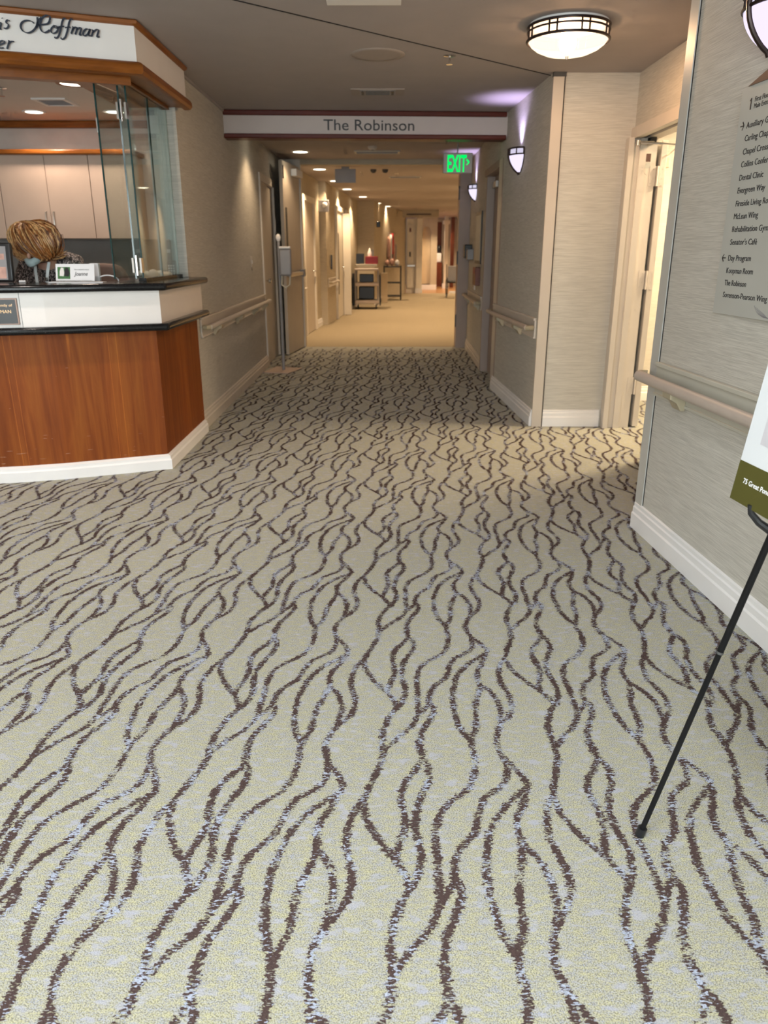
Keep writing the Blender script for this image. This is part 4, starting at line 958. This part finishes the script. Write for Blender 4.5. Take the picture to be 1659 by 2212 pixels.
MB().box((-.185, 6.92, CZ - .012), (-.165, 7.08, CZ - .007)).build('slats', 'darkgrey', v1)
MB().box((.06, 6.92, CZ - .012), (.08, 7.08, CZ - .007)).build('slats', 'darkgrey', v1)
apn = thing('access_panel', (-.10, 4.5, CZ), 'white square access panel at the top picture edge', 'access panel')
MB().box((-.30, 4.30, CZ - .005), (.09, 4.665, CZ - .0005)).build('frame', 'white', apn); MB().box((-.275, 4.325, CZ - .008), (.065, 4.64, CZ - .005)).build('hatch', 'white', apn)
vent(-.09, 11.0, CZ, .60, .26, 'wide ceiling vent beyond the wing header, before the fire door', 5, frame='plate', group='corridor ceiling vents')
vent(.372, 14.6, CZ, .57, .26, 'wide ceiling vent farther down the corridor, past the hanging sign', 5, frame='plate', group='corridor ceiling vents')
def detector(x, y, z, label, r=.06, h=.04, m='cream', grp='ceiling detectors'):
    t = thing('smoke_detector', (x, y, z), label, 'detector', grp)
    MB().lathe((x, y, z), [(0, -h), (r * .6, -h), (r * .9, -h * .6), (r, -.008), (r, 0)], 24).build('body', m, t, smooth=True)
    MB().lathe((x, y, z), [(0, -h - .004), (r * .3, -h - .003), (r * .33, -h)], 16).build('sensor', 'darkgrey', t, smooth=True)
detector(-.143, 10.45, CZ, 'round detector just behind the lower edge of the wing header')
detector(-.17, 13.3, CZ, 'small detector in the corridor ceiling, right of the hanging sign', .05, .05, 'darkgrey')
detector(.02, 13.3, CZ, 'small detector in the corridor ceiling, nearest the wide vent', .05, .05, 'darkgrey')
sprinkler(-.36, 13.7, CZ, 'small sprinkler head beside the hanging grey sign'); sprinkler(.21, 14.0, CZ, 'small sprinkler head left of the exit sign, far down the corridor')

# ================================================================== LEFT WALL: switch, door, stand
sw_ = thing('light_switch', (-1.49, 8.98, 1.28), 'small cream light switch on the left wall', 'switch')
MB().box((-1.489, 8.94, 1.22), (-1.482, 9.02, 1.34)).build('plate', 'cream', sw_, bevel=.002); MB().box((-1.482, 8.97, 1.26), (-1.476, 8.99, 1.30)).build('toggle', 'white', sw_)
fr1 = struct(MB().box((-1.55, 9.80, 0), (-1.472, 9.90, 2.28)).build('trim_15', 'cream'))
struct(MB().box((-1.55, 9.90, 2.19), (-1.472, 10.98, 2.28)).build('trim_16', 'cream')); struct(MB().box((-1.55, 10.97, 0), (-1.472, 11.06, 2.28)).build('trim_17', 'cream'))
d1 = struct(MB().box((-1.545, 9.90, .005), (-1.50, 10.97, 2.19)).build('door_1', 'door'))
MB().tube([(-1.50, 10.03, 1.04), (-1.46, 10.03, 1.04)], .014, 12).build('knob_stem', 'chrome', d1, smooth=True); MB().ball((-1.445, 10.03, 1.04), (.022, .032, .032)).build('knob', 'chrome', d1, smooth=True)
MB().box((-1.49, 10.93, 1.62), (-1.46, 10.99, 1.80)).build('latch_plate', 'cream', d1)
ss = thing('sanitizer_stand', (-1.21, 9.45, 0), 'hand sanitizer dispenser on a slim post with flat square base, left side of corridor', 'sanitizer stand')
MB().prism([(-1.46, 9.22), (-1.15, 9.15), (-1.02, 9.58), (-1.36, 9.72)], .001, .012).build('base_plate', 'laminate_pink', ss, bevel=.003)
MB().tube([(-1.235, 9.42, .01), (-1.235, 9.42, 1.52)], .018, 14).build('post', 'grey', ss, smooth=True)
MB().ball((-1.235, 9.42, 1.54), (.03, .03, .045)).build('post_cap', 'white', ss, smooth=True)
MB().box((-1.225, 9.33, 1.12), (-1.085, 9.41, 1.42)).build('dispenser', 'grey', ss, smooth=True, bevel=.02, bseg=4)
MB().prism([(-1.222, 9.325), (-1.09, 9.325), (-1.09, 9.405), (-1.222, 9.405)], 1.42, 1.445).build('dispenser_lid', 'white', ss, bevel=.006)
MB().tube([(-1.20, 9.36, 1.12), (-1.205, 9.34, 1.02), (-1.16, 9.32, .985), (-1.11, 9.34, 1.02), (-1.105, 9.36, 1.12)], .009, 10).build('drip_tray', 'plate', ss, smooth=True)

# ================================================================== FIRE DOOR LINE
struct(MB().box((-1.70, 11.86, 0), (-1.20, 12.02, CZ)).build('trim_18', 'cream'))
struct(MB().box((1.085, 11.76, 0), (1.32, 12.0, CZ)).build('trim_19', 'frametan'))
struct(MB().box((-1.20, 11.86, 2.56), (1.085, 12.02, CZ)).build('beam_fire_door', 'paper2'))
MB_h = MB()
for z in (2.18, 1.3, .4): MB_h.box((1.07, 11.75, z - .09), (1.085, 11.79, z + .09))
struct(MB_h.build('trim_20', 'darkgrey'))
fdF = Fr((-1.335, 10.86, 0), (.115, 1, 0), (1, -.115, 0))
fd = struct(MB().fbox(fdF, (0, -.045, .012), (1.0, 0, 2.52)).build('door_4', 'door', None, bevel=.003))
MB().fbox(fdF, (.06, .0, 1.06), (.92, .055, 1.11)).build('panic_bar', 'metal', fd, bevel=.008)
MB().fbox(fdF, (.86, .0, 1.04), (.95, .07, 1.14)).build('bar_end', 'grey', fd, bevel=.008)
MB().fbox(fdF, (.10, .0005, 1.30), (.18, .004, 1.95)).build('door_window', 'darkgrey', fd)
MB().fbox(fdF, (.5, .0, 2.37), (.9, .08, 2.46)).build('door_closer', 'white', fd, bevel=.006)
MB().fbox(fdF, (.02, -.006, 2.30), (.03, .012, 2.46)).build('edge_latch', 'black', fd)

# ---- hanging sign, corridor boxes
hs = thing('hanging_sign', (-.60, 12.9, CZ), 'plain grey rectangular sign hanging from the corridor ceiling', 'hanging sign')
MB().box((-.765, 12.88, 2.40), (-.44, 12.91, 2.60)).build('panel', 'grey', hs, bevel=.004); MB().box((-.66, 12.885, 2.60), (-.54, 12.905, CZ)).build('bracket', 'grey', hs)
# right wall: picture, dispenser, etc.
pc = thing('framed_picture', (1.225, 10.2, 1.5), 'narrow dark-framed picture on the right wall beyond the door recess', 'picture')
MB().box((1.195, 9.95, 1.24), (1.222, 10.55, 1.86)).build('frame', 'black', pc, bevel=.003); MB().box((1.192, 9.99, 1.28), (1.196, 10.51, 1.82)).build('print', 'signplate', pc)
gd = thing('glove_dispenser', (1.22, 10.3, 1.1), 'small red and brown box holder below the framed picture', 'box holder')
MB().box((1.15, 10.02, .98), (1.222, 10.32, 1.20)).build('holder', 'doorbrown', gd, bevel=.004); MB().box((1.146, 10.08, 1.12), (1.15, 10.28, 1.19)).build('red_tab', 'red', gd)
bd = thing('wall_dispenser', (1.235, 11.4, 1.38), 'black wall dispenser beside the fire door trim on the right', 'dispenser')
MB().box((1.13, 11.25, 1.30), (1.24, 11.42, 1.48)).build('body', 'black', bd, bevel=.01); MB().box((1.15, 11.05, 1.28), (1.235, 11.22, 1.42)).build('side_box', 'grey', bd, bevel=.004)
tag(MB().box((1.216, 10.62, .90), (1.232, 10.74, 1.15)).build('wall_notice', 'paperwhite'), 'small white notice below the second wall light', 'notice')

# ================================================================== FAR CORRIDOR
WL = [(-1.42, 12.02), (-1.37, 13.4), (-1.28, 14.8), (-1.235, 15.5), (-1.11, 15.5), (-.93, 18.2), (-.70, 21.4), (-.26, 21.4), (.05, 24.0), (.74, 27.5)]
DOORS = {1: [(.12, .92, 'far_a')], 5: [(.30, .75, 'far_b')]}
def on(i, u): a, b = Vector(WL[i]), Vector(WL[i + 1]); return tuple(a.lerp(b, u))
for i in range(len(WL) - 1):
    wall_seg('wall_left', WL[i], WL[i + 1], 1, .12, 0, CZ, 'paper2')
    if i in (0, 2, 5, 7): baseboard('baseboard_left', WL[i], WL[i + 1], -1, 'white')
wall_seg('wall_right', (1.32, 12.0), (1.75, 14), -1, .1, 0, CZ, 'paper2'); wall_seg('wall_right', (1.75, 14), (2.4, 20), -1, .1, 0, CZ, 'paper2'); wall_seg('wall_right', (2.4, 20), (3.4, 27), -1, .1, 0, CZ, 'paper2'); wall_seg('wall_right', (3.4, 27), (3.8, 36), -1, .1, 0, CZ, 'paper2')
wall_seg('wall_far', (.7, 36), (3.9, 36), 1, .1, 0, CZ, 'paper2')
def framed_door(i, u0, u1, num, mat='door', open_=False):
    a, b = Vector(on(i, u0)), Vector(on(i, u1)); d = (b - a).normalized(); n = Vector((d.y, -d.x)); L = (b - a).length
    F = Fr((a.x, a.y, 0), (d.x, d.y, 0), (n.x, n.y, 0))
    o = MB(); o.fbox(F, (0, .0, 0), (.11, .045, 2.28)); o.fbox(F, (L - .11, .0, 0), (L, .045, 2.28)); o.fbox(F, (.11, 0, 2.19), (L - .11, .045, 2.28))
    t = struct(o.build('door_%d' % num, 'whitedoor'))
    MB().fbox(F, (.11, .001, .01), (L - .11, .018, 2.19)).build('door_leaf', mat, t)
    MB().tube([F.p(L - .2, .018, 1.05), F.p(L - .2, .06, 1.05), F.p(L - .32, .06, 1.05)], .011, 8).build('door_handle', 'metal', t, smooth=True)
    return t, F, L
framed_door(1, .02, .92, 5)
t6, F6, L6 = framed_door(5, .12, .32, 6, 'doorbrown')
t7, F7, L7 = framed_door(4, .50, .98, 7, 'whitedoor')
# the bright leaf that stands open into the corridor
MB().fbox(F7, (L7 - .16, .03, .01), (L7 - .115, .20, 2.17)).build('open_leaf', 'whitedoor', t7)
MB().fbox(F7, (.30, .018, .5), (.36, .03, 1.75)).build('door_window', 'darkgrey', t7)
for (i, u0, u1, lab) in ((0, .1, .9, 'short far handrail on the left just past the fire door'), (4, .05, .45, 'short far handrail between the two far left doors')):
    handrail(on(i, u0), on(i, u1), -1, lab, .80, (), pm='cream', rm='cream')
bx = thing('wall_clock_box', (-1.17, 15.47, 2.2), 'grey box with round white face high on the far left wall corner', 'clock')
MB().box((-1.27, 15.42, 2.09), (-1.04, 15.498, 2.30)).build('case', 'grey', bx, bevel=.01); MB().ball((-1.12, 15.42, 2.215), (.05, .02, .05)).build('face', 'white', bx, smooth=True)
td = tag(MB().box((-1.06, 15.9, 1.05), (-1.03, 16.0, 1.32)).build('wall_holder', 'black', None, bevel=.004), 'small black holder on the far left wall under the clock', 'holder')
fp = thing('framed_picture', (-.76, 19.0, 1.8), 'tall pale picture on the far left wall before the cart', 'picture')
fF = Fr((-.925, 18.35, 0), (.0717, 1, 0), (1, -.0717, 0))
MB().fbox(fF, (.45, .001, 1.36), (1.05, .03, 2.16)).build('frame', 'laminate_pink', fp); MB().fbox(fF, (.52, .03, 1.44), (.98, .032, 2.08)).build('print', 'pinkish', fp)
tag(MB().prism([(-.36, 21.36), (-.27, 21.36), (-.27, 21.398), (-.36, 21.398)], 1.16, 1.42).build('wall_box', 'grey'), 'small grey box on the far wall corner behind the cart', 'wall box')
tag(MB().box((-.235, 21.9, 2.0), (-.10, 22.03, 2.14)).build('wall_speaker', 'black', None, bevel=.01), 'small black box on the wall high above the wire rack', 'speaker')
# ---- equipment cart
ct = thing('equipment_cart', (-.43, 20.0, 0), 'three-shelf utility cart with dark sides standing in the far corridor', 'cart')
for z0, z1, nm in ((.14, .22, 'bottom_shelf'), (.56, .64, 'middle_shelf'), (.93, .985, 'top_shelf')):
    MB().box((-.73, 19.72, z0), (-.13, 20.35, z1)).build(nm, 'railp', ct, bevel=.02, bseg=3)
MB().box((-.71, 19.78, 1.02), (-.17, 20.3, 1.08)).build('top_tray', 'plate', ct, bevel=.01)
for x in (-.71, -.15):
    for y_ in (19.75, 20.32): MB().tube([(x, y_, .1), (x, y_, .98)], .022, 10).build('post', 'grey', ct, smooth=True)
for x in (-.66, -.2):
    for y_ in (19.8, 20.26): MB().tube([(x - .015, y_, .052), (x + .015, y_, .052)], .05, 16).build('wheel', 'black', ct, smooth=True)
MB().box((-.64, 20.0, .23), (-.24, 20.32, .54)).build('dark_bin', 'black', ct, bevel=.02)
MB().box((-.79, 19.85, .08), (-.745, 20.4, .86)).build('side_panel', 'black', ct, bevel=.01)
MB().box((-.115, 19.9, .08), (-.08, 20.4, .80)).build('side_panel', 'black', ct, bevel=.01)
tag(MB().box((-.62, 20.02, .645), (-.26, 20.3, .84)).build('storage_bin', 'black', None, bevel=.015), 'black bin on the middle shelf of the cart', 'bin')
tag(MB().box((-.70, 20.05, 1.085), (-.50, 20.25, 1.33)).build('black_case', 'black', None, bevel=.01), 'black case standing on top of the cart', 'case')
tag(MB().box((-.47, 19.9, 1.085), (-.15, 20.25, 1.26)).build('red_bin', 'red', None, bevel=.01), 'dark red bin on top of the cart', 'bin')
bt = tag(MB().lathe((-.36, 20.35, 1.26), [(0, 0), (.05, 0), (.055, .08), (.03, .14), (.015, .2), (0, .2)], 14).build('spray_bottle', 'paperwhite', None, smooth=True), 'white bottle above the red bin on the cart', 'bottle'); bt.location.z = 0; bt.location.y = -.25
# ---- wire rack, boxes, hanging cloths
rk = thing('wire_rack', (.28, 23.7, 0), 'dark metal rack with three shelves beyond the cart', 'rack')
for x in (.0, .5):
    for y_ in (23.45, 23.9): MB().tube([(x, y_, .0), (x, y_, .98)], .02, 8).build('post', 'darkgrey', rk, smooth=True)
for z in (.10, .48, .93): MB().box((.0, 23.45, z), (.5, 23.9, z + .035)).build('shelf', 'darkgrey', rk)
random.seed(5)
for i, (x, lab) in enumerate(((.10, 'pale folded bundle at the left on top of the dark rack'), (.24, 'pale folded bundle in the middle on top of the dark rack'), (.39, 'pale folded bundle at the right on top of the dark rack'))):
    tag(MB().ball((x, 23.65, 1.055 + .02 * (i % 2)), (.066, .10, .085 + .02 * (i % 2)), 0, 12, 8).build('cloth_bundle', 'pinkish' if i < 2 else 'paperwhite', None, smooth=True), lab, 'bundle', 'bundles on the rack')
tag(MB().box((-.08, 22.45, .0), (.10, 22.75, .80)).build('storage_box', 'wetfloor', None, bevel=.01), 'tall tan box on the floor between cart and rack', 'box')
hc_ = thing('hanging_cloths', (.3, 24.6, 1.9), 'red and pale cloths hanging on the far wall above the rack', 'hanging cloths')
WF = Fr((.05, 24.0, 0), (.1934, .981, 0), (.981, -.1934, 0))
for k, (u, w, z0, z1, m_) in enumerate(((.12, .22, 1.15, 1.80, 'pinkish'), (.4, .2, 1.05, 1.86, 'paperwhite'), (.66, .25, 1.3, 1.9, 'redcloth'), (.95, .22, 1.08, 1.72, 'pinkish'), (1.25, .2, 1.15, 1.6, 'grey'))):
    mb = MB(); n = 8
    for j in range(n + 1):
        for i in range(9):
            x = u + w * i / 8 * (1 + .25 * j / n); zz = z1 - (z1 - z0) * j / n; mb.v.append(WF.p(x, .05 + .03 * math.sin(i * 1.9 + j * .3), zz))
    for j in range(n):
        for i in range(8): q = j * 9 + i; mb.f.append([q, q + 1, q + 10, q + 9]); mb.m.append(0)
    o = mb.build('cloth', m_, hc_, smooth=True); so = o.modifiers.new('s', 'SOLIDIFY'); so.thickness = .01
MB().tube([WF.p(.05, .05, 1.9), WF.p(1.5, .05, 1.9)], .012, 8).build('rail', 'metal', hc_, smooth=True)
tag(MB().box((.36, 23.40, 1.83), (.43, 23.44, 1.90)).build('red_bow', 'redcloth'), 'small red bow at the top of the hanging cloths', 'bow') if False else None

# ---- far end: white door unit, arch, brown door, columns, header
we = struct(MB().box((.76, 27.45, 0), (1.10, 27.6, 2.42)).build('door_8', 'whitedoor'))
MB().box((.80, 27.42, .18), (1.02, 27.45, .85)).build('lower_panel', 'whitedoor', we); MB().box((.80, 27.42, 1.0), (1.02, 27.45, 2.2)).build('upper_panel', 'whitedoor', we)
MB().box((.80, 27.40, .88), (1.06, 27.45, .93)).build('push_bar', 'metal', we)
MB().box((.86, 27.41, 1.2), (.92, 27.42, 1.36)).build('notice', 'darkgrey', we); MB().box((.86, 27.41, 2.0), (.92, 27.42, 2.12)).build('notice', 'doorbrown', we)
struct(MB().box((1.10, 27.35, 0), (1.30, 27.65, 2.42)).build('column_white', 'whitedoor'))
struct(MB().box((1.08, 27.33, 0), (1.32, 27.67, .16)).build('baseboard_column', 'white'))
aw_ = MB(); aw_.box((1.2, 30, 0), (1.43, 30.12, CZ)); aw_.box((1.74, 30, 0), (1.98, 30.12, CZ))
AF = Fr((0, 30.0, 0), (1, 0, 0), (0, -1, 0))
ap = [(1.43, CZ), (1.43, 2.0)] + [(1.585 - .155 * math.cos(PI * k / 12), 2.0 + .24 * math.sin(PI * k / 12)) for k in range(13)] + [(1.74, 2.0), (1.74, CZ)]
aw_.fprism(AF, ap, -.12, 0); struct(aw_.build('wall_arch', 'paper2'))
struct(MB().box((1.40, 30.12, .2), (1.78, 30.16, 2.35)).build('wall_niche', 'wetfloor'))
struct(MB().box((1.2, 29.97, 0), (1.98, 30.0, .18)).build('baseboard_arch', 'white'))
struct(MB().box((1.9, 33.0, 0), (2.08, 33.1, CZ)).build('wall_end', 'paper2')); struct(MB().box((2.36, 33.0, 0), (3.8, 33.1, CZ)).build('wall_end', 'paper2'))
struct(MB().box((2.08, 33.02, 0), (2.36, 33.08, 2.5)).build('door_9', 'doorbrown')); struct(MB().box((2.08, 33.0, 2.5), (2.36, 33.1, CZ)).build('wall_end', 'paper2'))
cm = struct(MB().box((2.32, 30.9, 0), (2.46, 31.04, CZ)).build('column_white', 'whitedoor')); MB().box((2.26, 30.84, 2.36), (2.52, 31.1, 2.48)).build('capital', 'whitedoor', cm); MB().box((2.28, 30.86, 0), (2.50, 31.08, .18)).build('plinth', 'white', cm)
cm = struct(MB().box((2.62, 31.6, 0), (2.76, 31.74, CZ)).build('column_white', 'doorbrown'))
hh = struct(MB().box((.60, 25.9, 2.40), (1.75, 26.0, CZ)).build('beam_far_header', 'paper2')); MB().box((.72, 25.885, 2.47), (1.5, 25.9, 2.51)).build('lettering_strip', 'signdark', hh)
fs = tag(MB().box((2.14, 32.6, .95), (2.34, 32.8, 1.30)).build('white_bundle', 'paperwhite', None, bevel=.03), 'small white bundle on the far brown cabinet', 'bundle')
tag(MB().box((2.10, 32.55, 0), (2.36, 32.9, .93)).build('side_cabinet', 'doorbrown', None, bevel=.01), 'narrow dark cabinet before the far brown door', 'cabinet')
tag(MB().ball((2.24, 32.7, 1.46), (.10, .10, .16), 0, 12, 8).build('dark_vase', 'black', None, smooth=True), 'dark round shape above the far cabinet', 'vase')
wc = thing('wheelchair', (2.05, 24.6, 0), 'dark wheelchair partly hidden behind the right fire door trim', 'wheelchair')
MB().box((1.98, 24.5, .45), (2.4, 24.9, .52)).build('seat', 'black', wc, bevel=.02); MB().box((2.0, 24.9, .5), (2.4, 24.95, .95)).build('backrest', 'grey', wc, bevel=.02)
for x in (1.96, 2.42):
    MB().tube([(x, 24.75 + .29 * math.cos(2 * PI * k / 24), .31 + .29 * math.sin(2 * PI * k / 24)) for k in range(25)], .018, 8).build('wheel', 'black', wc, smooth=True)
    MB().tube([(x, 24.9, .5), (x, 24.95, 1.0)], .014, 8).build('push_handle', 'black', wc, smooth=True)
MB().box((2.0, 24.2, .16), (2.2, 24.35, .22)).build('footrest', 'white', wc)
tag(MB().lathe((2.33, 26.9, 2.3), [(0, 0), (.06, .02), (.09, .08), (.08, .16), (.03, .2), (.03, .33)], 16).build('globe_lamp', 'sconceglow', None, smooth=True), 'small round white lamp at the far end near the brown door', 'lamp') if False else None

# ---- corridor downlights (fixtures with real light)
DL = [(-1.12, 9.0, 'ceiling downlight hidden just behind the wing header'), (-1.10, 10.98, 'first corridor downlight past the header, nearest the fire door'), (-1.03, 13.25, 'corridor downlight left of the hanging grey sign'), (-.91, 15.4, 'corridor downlight partly behind the hanging sign'),
      (-.78, 17.4, 'corridor downlight right of and below the hanging sign'), (-.51, 19.8, 'corridor downlight above the equipment cart'), (-.18, 22.4, 'corridor downlight before the far corner'), (.10, 24.0, 'last of the row of corridor downlights on the left'), (1.78, 29.0, 'single downlight in front of the far brown door')]
def spot(x, y, z, e, col, ang=120, blend=.6, soft=.06, rot=(0, 0, 0)):
    l = bpy.data.lights.new('downlight_beam', 'SPOT'); l.energy = e; l.color = col; l.spot_size = math.radians(ang); l.spot_blend = blend; l.shadow_soft_size = soft
    o = bpy.data.objects.new('downlight_beam', l); C.objects.link(o); o.location = (x, y, z); o.rotation_euler = rot
WARM = (1.0, .71, .43)
for i, (x, y_, lab) in enumerate(DL):
    downlight(x, y_, CZ, lab, 'corridor downlights', .095)
    spot(x, y_, CZ - .03, E_DOWN * (.15, .10, .75, .32, .5, .8, .8, .6, .8)[i], WARM)
for (x, y_) in ((1.5, 14.2), (1.85, 17.0), (2.15, 20.0), (2.5, 23.0), (2.85, 26.0), (3.1, 28.6), (2.0, 31.5)):  # added row, kept out of sight, to brighten the far corridor
    downlight(x, y_, CZ, 'added corridor downlight of an unseen right-hand row, behind the fire door trim', 'added unseen corridor downlights', .095); spot(x, y_, CZ - .03, E_DOWN * 1.05, WARM)
for (x, y_, e) in ((-2.16, 5.95, 1), (-2.93, 7.10, 1), (-2.25, 7.10, .8)): spot(x, y_, 2.485, E_OFF * e, (1.0, .78, .60), 150, .7)
def area(loc, rot, sx, sy, e, col, shape='RECTANGLE'):
    l = bpy.data.lights.new('lamp_light', 'AREA'); l.shape = shape; l.size = sx; l.size_y = sy; l.energy = e; l.color = col
    o = bpy.data.objects.new('lamp_light', l); C.objects.link(o); o.location = loc; o.rotation_euler = rot; return o
pl_ = bpy.data.lights.new('lamp_bulb', 'POINT'); pl_.energy = E_LAMP; pl_.color = (1, .62, .37); pl_.shadow_soft_size = .05
po_l = bpy.data.objects.new('lamp_bulb', pl_); C.objects.link(po_l); po_l.location = (LX, LY, CZ - .10)
# side-room lamp
downlight(3.1, 6.0, CZ, 'bright downlight in the side room behind the open door', 'side room lamp', .12); area((3.0, 6.1, CZ - .05), (0, 0, 0), .6, .6, E_SIDE, (1, .78, .50))
# lobby behind the camera: walls, window with daylight, ceiling lamps
bw = MB(); bw.box((-4.3, -3.7, 0), (2.0, -3.6, .5)); bw.box((-4.3, -3.7, 2.4), (2.0, -3.6, CZ)); bw.box((-4.3, -3.7, .5), (-3.6, -3.6, 2.4)); bw.box((1.3, -3.7, .5), (2.0, -3.6, 2.4)); struct(bw.build('wall_back', 'paper'))
wf = MB()
for x in (-3.6, -2.0, -.4, 1.22): wf.box((x, -3.68, .5), (x + .08, -3.62, 2.4))
wf.box((-3.6, -3.68, .5), (1.3, -3.62, .56)); wf.box((-3.6, -3.68, 2.34), (1.3, -3.62, 2.4)); w1 = struct(wf.build('window_1', 'white')); MB().box((-3.56, -3.655, .54), (1.26, -3.650, 2.36)).build('pane', 'glass', w1)
area((-1.15, -3.75, 1.45), (PI / 2, 0, 0), 4.8, 1.85, E_WIN, (.93, .955, 1.0))
for (x, y_, lab) in ((-2.05, 3.75, 'lobby downlight over the front of the desk, above the picture'), (-3.2, 3.7, 'lobby downlight left of the desk, above the picture')):
    downlight(x, y_, CZ, lab, 'lobby downlights', .09); spot(x, y_, CZ - .03, E_DESK, (1, .87, .78), 125, .7)
for (x, y_) in ((.15, .55), (-1.9, .55), (-1.0, -1.6)):
    pn = thing('ceiling_light_panel', (x, y_, CZ), 'flat square light panel in the lobby ceiling, above the viewer', 'ceiling light', 'lobby light panels')
    MB().box((x - .33, y_ - .33, CZ - .015), (x + .33, y_ + .33, CZ - .001)).build('frame', 'white', pn)
    area((x, y_, CZ - .018), (0, 0, 0), .6, .6, E_LOB, (.93, .98, 1.0))

# ================================================================== CAMERA, WORLD, VIEW
cam = bpy.data.cameras.new('camera'); co = bpy.data.objects.new('camera', cam); C.objects.link(co)
co.location = (0, 0, 1.4); co.rotation_euler = (math.radians(71.0), 0, 0)
cam.sensor_fit = 'VERTICAL'; cam.sensor_height = 36; cam.lens = 1640 / 2212 * 36; cam.clip_start = .02; cam.clip_end = 100
cam.dof.use_dof = True; cam.dof.focus_distance = 2.3; cam.dof.aperture_fstop = 4.6
sc = bpy.context.scene; sc.camera = co
w = bpy.data.worlds.new('world'); sc.world = w; w.use_nodes = True; bg = w.node_tree.nodes.get('Background') or w.node_tree.nodes.new('ShaderNodeBackground')
bg.inputs[0].default_value = (.75, .85, 1, 1); bg.inputs[1].default_value = .6
sc.view_settings.view_transform = 'Standard'; sc.view_settings.look = 'None'; sc.view_settings.gamma = 1; sc.view_settings.use_curve_mapping = False; sc.view_settings.exposure = EXPO
sc.cycles.max_bounces = 6; sc.cycles.diffuse_bounces = 3; sc.cycles.glossy_bounces = 3; sc.cycles.transparent_max_bounces = 14; sc.cycles.use_denoising = True
sc.cycles.use_adaptive_sampling = True; sc.cycles.adaptive_threshold = .07; sc.cycles.adaptive_min_samples = 12
sc.cycles.sample_clamp_indirect = 4.0; sc.cycles.caustics_reflective = False; sc.cycles.caustics_refractive = False
for o in bpy.data.objects:
    if o.type == 'LIGHT': o.visible_camera = True
